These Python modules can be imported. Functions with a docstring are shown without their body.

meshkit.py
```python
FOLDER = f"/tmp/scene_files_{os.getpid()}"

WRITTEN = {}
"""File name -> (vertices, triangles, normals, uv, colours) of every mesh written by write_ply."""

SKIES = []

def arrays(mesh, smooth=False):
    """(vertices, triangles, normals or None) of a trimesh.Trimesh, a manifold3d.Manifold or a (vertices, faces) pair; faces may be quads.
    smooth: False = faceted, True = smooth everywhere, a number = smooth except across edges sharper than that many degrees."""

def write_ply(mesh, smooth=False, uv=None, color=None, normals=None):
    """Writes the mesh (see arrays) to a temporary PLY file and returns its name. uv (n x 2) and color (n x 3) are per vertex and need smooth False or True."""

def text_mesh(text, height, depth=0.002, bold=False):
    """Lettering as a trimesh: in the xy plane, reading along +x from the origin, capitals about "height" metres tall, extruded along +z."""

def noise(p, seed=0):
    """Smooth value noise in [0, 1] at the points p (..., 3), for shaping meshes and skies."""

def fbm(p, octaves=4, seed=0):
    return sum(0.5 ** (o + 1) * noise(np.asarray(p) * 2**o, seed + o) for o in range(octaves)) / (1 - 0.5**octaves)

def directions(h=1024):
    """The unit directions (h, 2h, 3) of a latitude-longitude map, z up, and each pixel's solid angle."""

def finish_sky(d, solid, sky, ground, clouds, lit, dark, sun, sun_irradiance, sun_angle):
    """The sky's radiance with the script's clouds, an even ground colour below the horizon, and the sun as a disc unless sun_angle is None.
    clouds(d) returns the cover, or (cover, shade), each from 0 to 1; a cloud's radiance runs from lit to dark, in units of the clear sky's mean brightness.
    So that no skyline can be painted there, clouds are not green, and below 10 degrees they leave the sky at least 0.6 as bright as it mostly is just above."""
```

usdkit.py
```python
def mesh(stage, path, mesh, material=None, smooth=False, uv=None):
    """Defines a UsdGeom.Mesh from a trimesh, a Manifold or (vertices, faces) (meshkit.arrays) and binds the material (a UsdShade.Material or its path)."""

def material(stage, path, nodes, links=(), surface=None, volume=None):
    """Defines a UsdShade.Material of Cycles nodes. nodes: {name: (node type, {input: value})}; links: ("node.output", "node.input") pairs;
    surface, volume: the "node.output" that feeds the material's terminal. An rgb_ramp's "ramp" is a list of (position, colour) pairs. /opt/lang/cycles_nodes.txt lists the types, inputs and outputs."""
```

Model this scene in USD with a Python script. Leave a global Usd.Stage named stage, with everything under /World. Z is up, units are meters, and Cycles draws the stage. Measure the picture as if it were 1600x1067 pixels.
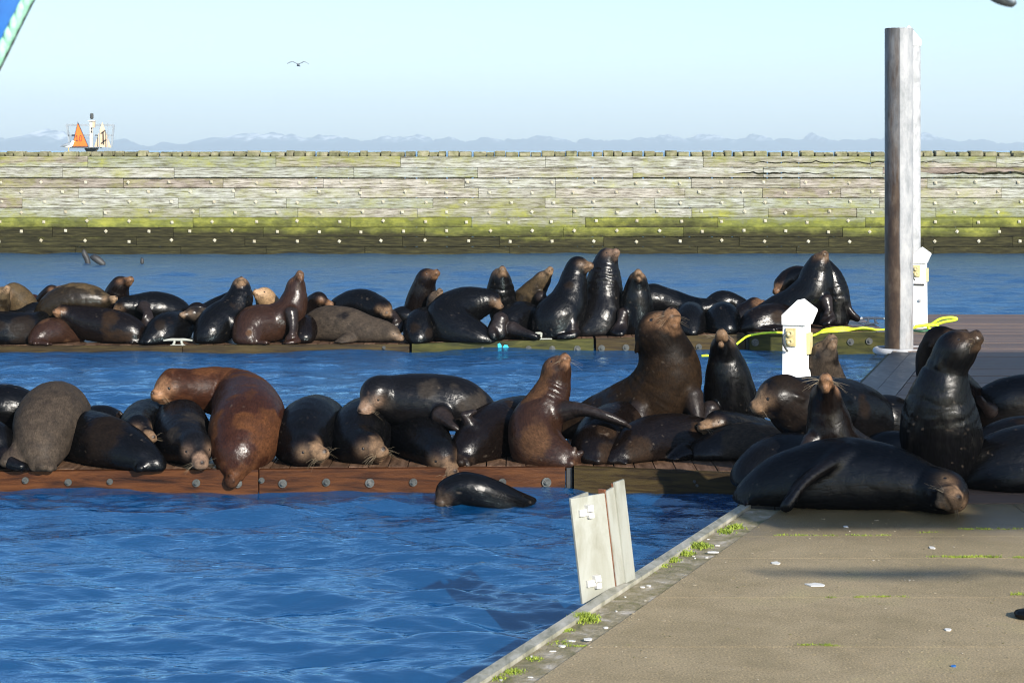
import math, random
import numpy as np, trimesh, usdkit, meshkit
from pxr import Gf, Sdf, Usd, UsdGeom, UsdLux, UsdShade, Vt

random.seed(7)
RNG = np.random.default_rng(11)
stage = Usd.Stage.CreateInMemory()
UsdGeom.SetStageUpAxis(stage, UsdGeom.Tokens.z)
UsdGeom.SetStageMetersPerUnit(stage, 1.0)
UsdGeom.Xform.Define(stage, '/World')
UsdGeom.Scope.Define(stage, '/World/Looks')

# ------------------------------------------------------------------ camera, sky, sun, exposure
EYE, FPX, HOR = 3.3, 1600 * 70 / 36.0, 235.0          # eye height; focal length and horizon in 1600 px pixels of the photograph
cam = UsdGeom.Camera.Define(stage, '/World/camera')
cam.AddTranslateOp().Set(Gf.Vec3d(0, 0, EYE))
cam.AddRotateXOp().Set(90.0)
cam.CreateFocalLengthAttr(70.0)
cam.CreateHorizontalApertureAttr(36.0)
cam.CreateVerticalApertureAttr(36.0 * 682 / 1024)
cam.CreateVerticalApertureOffsetAttr(-(533.5 - HOR) / 1600 * 36.0)
cam.CreateClippingRangeAttr(Gf.Vec2f(0.5, 60000))
cam.CreateFStopAttr(6.3)
cam.CreateFocusDistanceAttr(21.0)
cam.CreateExposureAttr(0.76)

SUN_AZ, SUN_EL = math.radians(153.0), math.radians(24.0)   # azimuth = atan2(x, y) of the direction towards the sun
SUN = np.array([math.sin(SUN_AZ) * math.cos(SUN_EL), math.cos(SUN_AZ) * math.cos(SUN_EL), math.sin(SUN_EL)])
sun = UsdLux.DistantLight.Define(stage, '/World/sun')
sun.CreateIntensityAttr(1.25)
sun.CreateAngleAttr(0.5)
sun.CreateNormalizeAttr(True)
sun.CreateColorAttr(Gf.Vec3f(1.0, 0.935, 0.84))
sun.AddOrientOp(UsdGeom.XformOp.PrecisionDouble).Set(Gf.Rotation(Gf.Vec3d(0, 0, 1), Gf.Vec3d(*SUN)).GetQuat())
usdkit.material(stage, '/World/Looks/sky', {
    's': ('sky_texture', {'sky_type': 'single_scattering', 'sun_disc': False, 'sun_elevation': SUN_EL, 'sun_rotation': SUN_AZ,
                          'air_density': 1.0, 'aerosol_density': 0.9, 'ozone_density': 4.5}),
    'b': ('background_shader', {'strength': 0.12})}, [('s.color', 'b.color')], surface='b.background')
dome = UsdLux.DomeLight.Define(stage, '/World/sky')
dome.GetPrim().SetCustomDataByKey('kind', 'structure')
UsdShade.MaterialBindingAPI.Apply(dome.GetPrim()).Bind(UsdShade.Material.Get(stage, '/World/Looks/sky'))

# ------------------------------------------------------------------ helpers
def W(px, py, Y):
    """World point seen at pixel (px, py) of the photograph at depth Y."""
    return np.array([(px - 800) / FPX * Y, Y, EYE - (py - HOR) / FPX * Y])
def G(px, py, z=0.0):
    """World point seen at the pixel on the level z."""
    return W(px, py, (EYE - z) * FPX / (py - HOR))

_taken = {}
def path_for(name, parent=None):
    base = parent.GetPath() if parent is not None else Sdf.Path('/World')
    key = (str(base), name)
    n = _taken.get(key, 0)
    _taken[key] = n + 1
    return str(base.AppendChild(name if n == 0 else f'{name}_{n:03d}'))
def tag(p, label=None, cat=None, group=None, kind=None):
    p = p.GetPrim() if hasattr(p, 'GetPrim') else p
    for k, v in (('label', label), ('category', cat), ('group', group), ('kind', kind)):
        if v: p.SetCustomDataByKey(k, v)
    return p
def thing(name, label, cat, loc=(0, 0, 0), group=None, rotz=0.0):
    x = UsdGeom.Xform.Define(stage, path_for(name))
    x.AddTranslateOp().Set(Gf.Vec3d(*map(float, loc)))
    if rotz: x.AddRotateZOp().Set(math.degrees(rotz))
    return tag(x, label, cat, group)
def obj(name, mesh, mat, parent=None, smooth=False, local=None):
    """One Mesh prim; local: subtract this origin from world coordinates (the parent thing's base)."""
    if local is not None:
        mesh = mesh.copy(); mesh.apply_translation(-np.asarray(local, float))
    return usdkit.mesh(stage, path_for(name, parent), mesh, L(mat), smooth).GetPrim()
def L(name): return UsdShade.Material.Get(stage, '/World/Looks/' + name)
def cat_(ms): return trimesh.util.concatenate(ms)

def box(x0, x1, y0, y1, z0, z1, ch=0.0):
    if ch <= 0:
        return trimesh.creation.box(bounds=[[x0, y0, z0], [x1, y1, z1]])
    pts = []
    for sx, X in ((1, x0), (-1, x1)):
        for sy, Y in ((1, y0), (-1, y1)):
            for sz, Z in ((1, z0), (-1, z1)):
                pts += [(X, Y + sy * ch, Z + sz * ch), (X + sx * ch, Y, Z + sz * ch), (X + sx * ch, Y + sy * ch, Z)]
    return trimesh.convex.convex_hull(np.array(pts))
def prism(poly, z0, z1):
    from shapely.geometry import Polygon
    m = trimesh.creation.extrude_polygon(Polygon(poly), z1 - z0, engine='earcut'); m.apply_translation([0, 0, z0]); return m
def bar(a, b, w, h=None, up=(0, 0, 1), ch=0.0):
    """Box from a to b, w wide and h high."""
    a, b = np.asarray(a, float), np.asarray(b, float); h = h or w
    d = b - a; l = np.linalg.norm(d); d /= l
    s = np.cross(d, up)
    if np.linalg.norm(s) < 1e-6: s = np.cross(d, (1, 0, 0))
    s /= np.linalg.norm(s); u = np.cross(s, d)
    m = box(0, l, -w / 2, w / 2, -h / 2, h / 2, ch)
    T = np.eye(4); T[:3, 0], T[:3, 1], T[:3, 2], T[:3, 3] = d, -s, u, a
    m.apply_transform(T); return m
def tube(pts, r, n=12, closed=False):
    """Round tube along a polyline with parallel-transported rings."""
    pts = np.asarray(pts, float); r = np.broadcast_to(np.asarray(r, float), len(pts))
    t = np.gradient(pts, axis=0) if not closed else np.roll(pts, -1, 0) - np.roll(pts, 1, 0)
    t /= np.linalg.norm(t, axis=1, keepdims=True)
    u = np.cross(t[0], (0, 0, 1)); u = np.cross(t[0], (1, 0, 0)) if np.linalg.norm(u) < 1e-3 else u
    u /= np.linalg.norm(u); V = []
    ang = np.linspace(0, 2 * np.pi, n, endpoint=False)
    for i in range(len(pts)):
        u = u - t[i] * (u @ t[i]); u /= np.linalg.norm(u); v = np.cross(t[i], u)
        V.append(pts[i] + r[i] * (np.cos(ang)[:, None] * u + np.sin(ang)[:, None] * v))
    V = np.vstack(V); F = []
    m = len(pts)
    for i in range(m if closed else m - 1):
        j = (i + 1) % m
        for k in range(n):
            l = (k + 1) % n
            F += [[i * n + k, i * n + l, j * n + l], [i * n + k, j * n + l, j * n + k]]
    if not closed:
        V = np.vstack([V, pts[0], pts[-1]]); a, b = len(V) - 2, len(V) - 1
        for k in range(n):
            l = (k + 1) % n
            F += [[a, l, k], [b, (m - 1) * n + k, (m - 1) * n + l]]
    return trimesh.Trimesh(V, np.array(F)[:, ::-1] if False else np.array(F), process=False)
def spline(P, n):
    """Catmull-Rom through the rows of P (any width), n samples."""
    P = np.asarray(P, float)
    Q = np.vstack([2 * P[0] - P[1], P, 2 * P[-1] - P[-2]])
    s = np.linspace(0, len(P) - 1, n); i = np.minimum(s.astype(int), len(P) - 2); t = (s - i)[:, None]
    a, b, c, d = Q[i], Q[i + 1], Q[i + 2], Q[i + 3]
    return 0.5 * (2 * b + (c - a) * t + (2 * a - 5 * b + 4 * c - d) * t ** 2 + (3 * b - a - 3 * c + d) * t ** 3)

# ------------------------------------------------------------------ materials
def mat(name, nodes, links, surface='p.BSDF', **k):
    return usdkit.material(stage, '/World/Looks/' + name, nodes, links, surface=surface, **k)
def mottled(name, cols, scale=3.0, rough=0.6, stretch=(1, 1, 1), bump=0.3, bump_scale=60.0, bump_dist=0.004, rand=0.0, spec=0.5, metallic=0.0, detail=6.0, dist=0.5, rough2=None):
    """Noise-ramped colour with fine relief; rand shifts each object's tone."""
    n = {'g': ('geometry', {}), 'oi': ('object_info', {}),
         'm': ('mapping', {'scale': stretch}), 'off': ('vector_math', {'math_type': 'multiply_add', 'vector2': (37.0, 53.0, 71.0)}),
         'n': ('noise_texture', {'scale': scale, 'detail': detail, 'roughness': 0.62, 'distortion': dist}),
         'r': ('rgb_ramp', {'ramp': cols}),
         'bn': ('noise_texture', {'scale': bump_scale, 'detail': 5.0, 'roughness': 0.65}),
         'b': ('bump', {'strength': bump, 'distance': bump_dist}),
         'rr': ('map_range', {'from_min': 0.3, 'from_max': 0.7, 'to_min': rough, 'to_max': rough2 if rough2 is not None else rough, 'clamp': True}),
         'rv': ('map_range', {'from_min': 0.0, 'from_max': 1.0, 'to_min': 1.0 - rand, 'to_max': 1.0 + rand}),
         'cv': ('vector_math', {'math_type': 'scale'}),
         'p': ('principled_bsdf', {'specular_ior_level': spec, 'metallic': metallic})}
    l = [('oi.random', 'off.vector1'), ('g.position', 'm.vector'), ('m.vector', 'off.vector3'), ('off.vector', 'n.vector'), ('n.fac', 'r.fac'), ('off.vector', 'bn.vector'),
         ('bn.fac', 'b.height'), ('b.normal', 'p.normal'), ('n.fac', 'rr.value'), ('rr.result', 'p.roughness'),
         ('oi.random', 'rv.value'), ('r.color', 'cv.vector1'), ('rv.result', 'cv.scale'), ('cv.vector', 'p.base_color')]
    return mat(name, n, l)

# water of the basin: deep, dark, with small ripples over the modelled waves
mat('water', {
    'g': ('geometry', {}), 'sp': ('separate_xyz', {}),
    'm1': ('mapping', {'scale': (0.5, 1.5, 1.0)}), 'm2': ('mapping', {'scale': (0.35, 0.5, 1.0)}),
    'n1': ('noise_texture', {'scale': 2.8, 'detail': 5.0, 'roughness': 0.6, 'distortion': 0.15}),
    'n2': ('noise_texture', {'scale': 13.0, 'detail': 3.0, 'roughness': 0.55}),
    'np': ('noise_texture', {'scale': 0.8, 'detail': 2.0}),
    'pr': ('map_range', {'from_min': 0.45, 'from_max': 0.60, 'to_min': 0.06, 'to_max': 1.0, 'clamp': True}),
    'mul': ('math', {'math_type': 'multiply'}), 'fy': ('map_range', {'from_min': 14.0, 'from_max': 40.0, 'to_min': 0.15, 'to_max': 1.0, 'clamp': True}), 'mul1': ('math', {'math_type': 'multiply'}),
    'far': ('map_range', {'from_min': 14.0, 'from_max': 45.0, 'to_min': 0.02, 'to_max': 0.26, 'clamp': True}),
    'b1': ('bump', {'strength': 1.0, 'distance': 0.16}), 'b2': ('bump', {'strength': 1.0, 'distance': 0.010}),
    'fr': ('fresnel', {'IOR': 3.5}), 'di': ('diffuse_bsdf', {'color': (0.0016, 0.037, 0.110)}), 'gl': ('glossy_bsdf', {'color': (0.72, 0.94, 1.0)}), 'mx': ('mix_closure', {})},
    [('g.position', 'm1.vector'), ('g.position', 'm2.vector'), ('g.position', 'sp.vector'), ('m1.vector', 'n1.vector'), ('m1.vector', 'n2.vector'), ('m2.vector', 'np.vector'),
     ('sp.y', 'fy.value'), ('sp.y', 'far.value'), ('np.fac', 'pr.value'), ('n2.fac', 'mul.value1'), ('pr.result', 'mul.value2'), ('n1.fac', 'mul1.value1'), ('fy.result', 'mul1.value2'),
     ('mul1.value', 'b1.height'), ('mul.value', 'b2.height'), ('b1.normal', 'b2.normal'), ('b2.normal', 'fr.normal'), ('b2.normal', 'gl.normal'), ('far.result', 'gl.roughness'),
     ('fr.fac', 'mx.fac'), ('di.BSDF', 'mx.closure1'), ('gl.BSDF', 'mx.closure2')], surface='mx.closure')

# weathered breakwater timber: bleached above, green with algae at the tide line, dark and wet below
mat('wall_plank', {
    'g': ('geometry', {}), 'oi': ('object_info', {}),
    'off': ('vector_math', {'math_type': 'multiply_add', 'vector2': (31.0, 17.0, 7.0)}),
    'm': ('mapping', {'scale': (0.3, 1.0, 4.0)}), 'm2': ('mapping', {'scale': (0.9, 1.0, 1.5)}),
    'n': ('noise_texture', {'scale': 6.0, 'detail': 9.0, 'roughness': 0.74, 'distortion': 0.1}),
    'n2': ('noise_texture', {'scale': 1.3, 'detail': 7.0, 'roughness': 0.74}),
    'bl': ('rgb_ramp', {'ramp': [(0.30, (0.035, 0.03, 0.025)), (0.42, (0.13, 0.12, 0.10)), (0.50, (0.28, 0.275, 0.245)), (0.66, (0.44, 0.437, 0.41))]}),
    'hue': ('rgb_ramp', {'ramp': [(0.0, (1.0, 0.97, 0.92)), (0.3, (0.95, 0.96, 0.92)), (0.55, (0.82, 0.85, 0.80)), (0.75, (0.96, 0.88, 0.82)), (0.92, (0.62, 0.50, 0.47)), (1.0, (0.9, 0.9, 0.8))]}),
    'mx': ('mix', {'mix_type': 'multiply', 'fac': 1.0}),
    'sp': ('separate_xyz', {}), 'h': ('math', {'math_type': 'multiply_add', 'value2': 0.5}), 'h0': ('math', {'math_type': 'subtract', 'value2': 0.25}), 'wn': ('white_noise_texture', {'dimensions': '1D'}),
    # moss patches anywhere, stronger at the tide line
    'tide': ('rgb_ramp', {'ramp': [(0.0, (1, 1, 1)), (0.28, (0.8, 0.8, 0.8)), (0.345, (0.56, 0.56, 0.56)), (0.37, (0.44, 0.44, 0.44)), (0.45, (0.34, 0.34, 0.34)), (0.6, (0.24, 0.24, 0.24)), (0.85, (0.24, 0.24, 0.24)), (0.93, (0.34, 0.34, 0.34)), (1.0, (0.42, 0.42, 0.42))]}),
    'zz': ('map_range', {'from_min': 0.0, 'from_max': 3.3, 'to_min': 0.0, 'to_max': 1.0, 'clamp': True}),
    'ms': ('math', {'math_type': 'add'}), 'mc': ('map_range', {'from_min': 0.70, 'from_max': 1.1, 'to_min': 0.0, 'to_max': 0.92, 'clamp': True}),
    'moss': ('rgb_ramp', {'ramp': [(0.3, (0.04, 0.045, 0.008)), (0.5, (0.11, 0.12, 0.016)), (0.7, (0.25, 0.25, 0.035))]}),
    'mm': ('mix', {}), 
    'wet': ('map_range', {'from_min': 0.86, 'from_max': 1.2, 'to_min': 1.0, 'to_max': 0.0, 'clamp': True}),
    'wz': ('math', {'math_type': 'multiply_add', 'value2': 0.45}),
    'wetc': ('rgb_ramp', {'ramp': [(0.34, (0.008, 0.0075, 0.004)), (0.5, (0.022, 0.020, 0.009)), (0.68, (0.060, 0.054, 0.020))]}),
    'wm': ('mix', {}),
    'b': ('bump', {'strength': 0.7, 'distance': 0.02}),
    'p': ('principled_bsdf', {'roughness': 0.8, 'specular_ior_level': 0.12})},
    [('oi.random', 'off.vector1'), ('g.position', 'off.vector3'), ('off.vector', 'm.vector'), ('off.vector', 'm2.vector'), ('m.vector', 'n.vector'), ('m2.vector', 'n2.vector'),
     ('n.fac', 'bl.fac'), ('oi.random', 'hue.fac'), ('bl.color', 'mx.color1'), ('hue.color', 'mx.color2'),
     ('g.position', 'sp.vector'), ('oi.random', 'wn.w'), ('wn.value', 'h.value1'), ('sp.z', 'h0.value1'), ('h0.value', 'h.value3'), ('h.value', 'zz.value'), ('zz.result', 'tide.fac'), ('n2.fac', 'ms.value1'), ('tide.color', 'ms.value2'), ('ms.value', 'mc.value'),
     ('n2.fac', 'moss.fac'), ('mc.result', 'mm.fac'), ('mx.color', 'mm.color1'), ('moss.color', 'mm.color2'),
     ('n2.fac', 'wz.value1'), ('h.value', 'wz.value3'), ('wz.value', 'wet.value'), ('n.fac', 'wetc.fac'), ('wet.result', 'wm.fac'), ('mm.color', 'wm.color1'), ('wetc.color', 'wm.color2'),
     ('wm.color', 'p.base_color'), ('n.fac', 'b.height'), ('b.normal', 'p.normal')])
mottled('wall_post', [(0.3, (0.042, 0.042, 0.019)), (0.45, (0.126, 0.122, 0.056)), (0.6, (0.201, 0.184, 0.113)), (0.75, (0.251, 0.234, 0.173))], 3.0, 0.85, bump=0.5, bump_scale=20, bump_dist=0.02, rand=0.25)
mottled('washer', [(0.3, (0.256, 0.216, 0.136)), (0.6, (0.416, 0.384, 0.288))], 1.2, 0.6, rand=0.0)

mottled('front_beam', [(0.3, (0.0067, 0.0020, 0.0008)), (0.45, (0.0374, 0.0113, 0.0027)), (0.58, (0.0655, 0.0211, 0.0045)), (0.78, (0.0935, 0.0346, 0.0099))], 3.0, 0.42, (0.6, 2, 5), 0.5, 30, 0.006, 0.12, rough2=0.6, spec=0.2)
mottled('green_beam', [(0.3, (0.0062, 0.0036, 0.0014)), (0.45, (0.0220, 0.0132, 0.0038)), (0.58, (0.0374, 0.0248, 0.0062)), (0.78, (0.0572, 0.0368, 0.0125))], 3.0, 0.4, (0.6, 2, 8), 0.5, 30, 0.006, 0.12, rough2=0.6, spec=0.2)
mottled('mossy_beam', [(0.3, (0.0090, 0.0096, 0.0024)), (0.45, (0.0250, 0.0259, 0.0048)), (0.58, (0.0440, 0.0432, 0.0078)), (0.78, (0.0700, 0.0576, 0.0180))], 3.0, 0.6, (0.7, 2, 4), 0.6, 30, 0.006, 0.1, spec=0.2)
mottled('wet_plank', [(0.3, (0.04, 0.022, 0.012)), (0.5, (0.10, 0.055, 0.03)), (0.7, (0.17, 0.10, 0.06))], 3.0, 0.3, (5, 0.6, 1), 0.5, 40, 0.004, 0.2, rough2=0.55)
mottled('dock_plank', [(0.3, (0.060, 0.037, 0.025)), (0.5, (0.102, 0.065, 0.045)), (0.7, (0.144, 0.095, 0.067))], 3.0, 0.5, (0.7, 7, 1), 0.5, 40, 0.005, 0.18, rough2=0.75)
mottled('edge_board', [(0.3, (0.030, 0.028, 0.024)), (0.5, (0.065, 0.062, 0.057)), (0.7, (0.100, 0.095, 0.086))], 3.0, 0.4, (3, 1, 1), 0.5, 40, 0.004, 0.1, rough2=0.65)
mottled('curb_timber', [(0.3, (0.12, 0.12, 0.08)), (0.5, (0.27, 0.26, 0.20)), (0.7, (0.40, 0.38, 0.32))], 4.0, 0.7, (3, 1, 1), 0.6, 60, 0.006, 0.1)
# sandy non-slip panel: speckled, with damp patches and green tinge
mat('deck_panel', {
    'g': ('geometry', {}), 'oi': ('object_info', {}),
    'n': ('noise_texture', {'scale': 1.1, 'detail': 6.0, 'roughness': 0.62, 'distortion': 0.6}),
    'n2': ('noise_texture', {'scale': 75.0, 'detail': 3.0, 'roughness': 0.75}),
    'n3': ('noise_texture', {'scale': 5.0, 'detail': 6.0, 'roughness': 0.7}),
    'r': ('rgb_ramp', {'ramp': [(0.3, (0.215, 0.17, 0.090)), (0.45, (0.26, 0.203, 0.112)), (0.58, (0.288, 0.227, 0.130)), (0.75, (0.30, 0.25, 0.122))]}),
    'r3': ('rgb_ramp', {'ramp': [(0.3, (0.84, 0.84, 0.80)), (0.55, (1, 1, 1)), (0.75, (1.08, 1.05, 1.0))]}),
    'r2': ('rgb_ramp', {'ramp': [(0.30, (0.30, 0.28, 0.26)), (0.44, (0.85, 0.85, 0.85)), (0.58, (1.1, 1.1, 1.1)), (0.68, (2.0, 1.9, 1.7))]}),
    'mx': ('mix', {'mix_type': 'multiply', 'fac': 1.0}), 'mx2': ('mix', {'mix_type': 'multiply', 'fac': 1.0}),
    'sp': ('separate_xyz', {}),
    'w': ('map_range', {'from_min': 14.6, 'from_max': 15.5, 'to_min': 0.0, 'to_max': 1.0, 'clamp': True}), 'wn': ('math', {'math_type': 'multiply_add', 'value2': 1.6, 'value3': -0.8}), 'wa': ('math', {'math_type': 'add'}),
    'wc': ('mix', {'mix_type': 'multiply', 'color2': (0.62, 0.60, 0.55)}),
    'rg': ('map_range', {'from_min': 0.0, 'from_max': 1.0, 'to_min': 0.8, 'to_max': 0.33}),
    'b': ('bump', {'strength': 0.8, 'distance': 0.004}),
    'p': ('principled_bsdf', {'specular_ior_level': 0.4})},
    [('g.position', 'n.vector'), ('g.position', 'n2.vector'), ('g.position', 'n3.vector'), ('n.fac', 'r.fac'), ('n2.fac', 'r2.fac'), ('n3.fac', 'r3.fac'),
     ('r.color', 'mx.color1'), ('r2.color', 'mx.color2'), ('mx.color', 'mx2.color1'), ('r3.color', 'mx2.color2'),
     ('g.position', 'sp.vector'), ('n3.fac', 'wn.value1'), ('sp.y', 'wa.value1'), ('wn.value', 'wa.value2'), ('wa.value', 'w.value'),
     ('w.result', 'wc.fac'), ('mx2.color', 'wc.color1'), ('wc.color', 'p.base_color'), ('w.result', 'rg.value'), ('rg.result', 'p.roughness'), ('n2.fac', 'b.height'), ('b.normal', 'p.normal')])
mottled('silt', [(0.32, (0.10, 0.105, 0.03)), (0.45, (0.20, 0.17, 0.09)), (0.58, (0.29, 0.25, 0.17)), (0.72, (0.52, 0.48, 0.42))], 6.0, 0.85, bump=0.9, bump_scale=40, bump_dist=0.02)
mottled('grass', [(0.3, (0.09, 0.15, 0.012)), (0.7, (0.28, 0.34, 0.03))], 20.0, 0.7, rand=0.0)
mottled('chip', [(0.3, (0.480, 0.464, 0.421)), (0.7, (0.640, 0.632, 0.593))], 20.0, 0.7)
mottled('galvanised', [(0.3, (0.216, 0.223, 0.226)), (0.5, (0.331, 0.338, 0.343)), (0.7, (0.418, 0.418, 0.416))], 5.0, 0.5, bump=0.15, bump_scale=30, rough2=0.65, spec=0.4)
mottled('white_paint', [(0.3, (0.62, 0.62, 0.58)), (0.45, (0.78, 0.78, 0.75)), (0.7, (0.84, 0.84, 0.82))], 2.5, 0.5, bump=0.05)
mottled('dirty_white', [(0.25, (0.155, 0.153, 0.109)), (0.42, (0.251, 0.252, 0.209)), (0.55, (0.303, 0.310, 0.273)), (0.8, (0.328, 0.337, 0.309))], 4.0, 0.6, (1, 1, 0.45), bump=0.2, bump_scale=30, spec=0.35)
mottled('yellowed', [(0.3, (0.46, 0.38, 0.17)), (0.7, (0.56, 0.49, 0.27))], 8.0, 0.5)
mottled('rust', [(0.3, (0.0600, 0.0180, 0.0072)), (0.6, (0.1560, 0.0540, 0.0180)), (0.8, (0.2160, 0.1080, 0.0480))], 12.0, 0.85, bump=0.5)
mottled('dark_metal', [(0.3, (0.015, 0.017, 0.018)), (0.7, (0.06, 0.065, 0.06))], 14.0, 0.5, bump=0.4, rough2=0.7)
mottled('pale_bolt', [(0.3, (0.0161, 0.0189, 0.0189)), (0.5, (0.0539, 0.0567, 0.0539)), (0.7, (0.1078, 0.1078, 0.1022))], 22.0, 0.5, bump=0.4)
mottled('hose', [(0.3, (0.42, 0.62, 0.01)), (0.7, (0.62, 0.78, 0.03))], 5.0, 0.4)
mottled('dark_green', [(0.3, (0.01, 0.07, 0.03)), (0.7, (0.03, 0.14, 0.06))], 5.0, 0.5)
mottled('teal', [(0.3, (0.01, 0.32, 0.48)), (0.7, (0.03, 0.5, 0.65))], 8.0, 0.5)
mottled('orange_sign', [(0.3, (0.80, 0.10, 0.008)), (0.7, (0.92, 0.17, 0.012))], 1.0, 0.55, bump=0)
mottled('black_paint', [(0.3, (0.012, 0.012, 0.012)), (0.7, (0.03, 0.03, 0.03))], 3.0, 0.6, bump=0)
mottled('tan_board', [(0.3, (0.42, 0.30, 0.19)), (0.7, (0.60, 0.46, 0.32))], 2.0, 0.75)
mottled('beacon_white', [(0.3, (0.42, 0.39, 0.34)), (0.7, (0.58, 0.55, 0.49))], 3.0, 0.6)
mottled('pale_rail', [(0.3, (0.1785, 0.2059, 0.2257)), (0.7, (0.2550, 0.2902, 0.3181))], 3.0, 0.6)
mottled('blue_canvas', [(0.3, (0.004, 0.07, 0.26)), (0.7, (0.008, 0.13, 0.40))], 6.0, 0.6, bump=0.4, bump_scale=200)
mottled('green_rope', [(0.3, (0.186, 0.425, 0.274)), (0.7, (0.384, 0.663, 0.475))], 40.0, 0.8, bump=0.6)
mottled('brown_timber', [(0.3, (0.10, 0.07, 0.045)), (0.7, (0.25, 0.19, 0.13))], 3.0, 0.8, (1, 1, 1))
mottled('bird_white', [(0.3, (0.70, 0.70, 0.68)), (0.7, (0.84, 0.84, 0.82))], 5.0, 0.8)
mottled('bird_grey', [(0.3, (0.16, 0.19, 0.22)), (0.7, (0.28, 0.31, 0.34))], 5.0, 0.8)
mottled('bird_dark', [(0.3, (0.06, 0.07, 0.08)), (0.7, (0.14, 0.15, 0.16))], 5.0, 0.8)
mottled('beak', [(0.3, (0.55, 0.36, 0.03)), (0.7, (0.7, 0.48, 0.06))], 5.0, 0.5)
# steel pile: galvanised above, rust streaks down one side and towards the water
mat('pile_steel', {
    'g': ('geometry', {}), 'm': ('mapping', {'scale': (1.0, 1.0, 0.45)}), 'm2': ('mapping', {'scale': (1.0, 1.0, 0.16)}),
    'n': ('noise_texture', {'scale': 9.0, 'detail': 8.0, 'roughness': 0.65}), 'n2': ('noise_texture', {'scale': 3.0, 'detail': 8.0, 'roughness': 0.7}),
    'r': ('rgb_ramp', {'ramp': [(0.3, (0.17, 0.18, 0.185)), (0.5, (0.25, 0.255, 0.26)), (0.7, (0.32, 0.32, 0.315))]}),
    'ru': ('rgb_ramp', {'ramp': [(0.3, (0.045, 0.028, 0.02)), (0.5, (0.10, 0.062, 0.038)), (0.68, (0.19, 0.135, 0.09))]}),
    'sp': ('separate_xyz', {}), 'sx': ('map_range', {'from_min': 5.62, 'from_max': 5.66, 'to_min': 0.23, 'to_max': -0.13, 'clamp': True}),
    'zz': ('map_range', {'from_min': 1.6, 'from_max': 3.6, 'to_min': 0.17, 'to_max': -0.05, 'clamp': True}),
    'a': ('math', {'math_type': 'add'}), 'a2': ('math', {'math_type': 'add'}), 'mc': ('map_range', {'from_min': 0.60, 'from_max': 0.80, 'to_min': 0.0, 'to_max': 1.0, 'clamp': True}),
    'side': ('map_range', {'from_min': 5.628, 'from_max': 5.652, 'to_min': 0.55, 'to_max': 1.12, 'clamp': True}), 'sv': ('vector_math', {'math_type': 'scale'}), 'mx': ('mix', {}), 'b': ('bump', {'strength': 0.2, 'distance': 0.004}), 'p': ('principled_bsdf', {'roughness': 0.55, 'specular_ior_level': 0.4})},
    [('g.position', 'm.vector'), ('g.position', 'm2.vector'), ('m.vector', 'n.vector'), ('m2.vector', 'n2.vector'), ('n.fac', 'r.fac'), ('n.fac', 'ru.fac'), ('g.position', 'sp.vector'),
     ('sp.x', 'sx.value'), ('sp.z', 'zz.value'), ('sx.result', 'a.value1'), ('zz.result', 'a.value2'), ('a.value', 'a2.value1'), ('n2.fac', 'a2.value2'), ('a2.value', 'mc.value'),
     ('mc.result', 'mx.fac'), ('r.color', 'mx.color1'), ('ru.color', 'mx.color2'), ('sp.x', 'side.value'), ('mx.color', 'sv.vector1'), ('side.result', 'sv.scale'), ('sv.vector', 'p.base_color'), ('n.fac', 'b.height'), ('b.normal', 'p.normal')])
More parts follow.
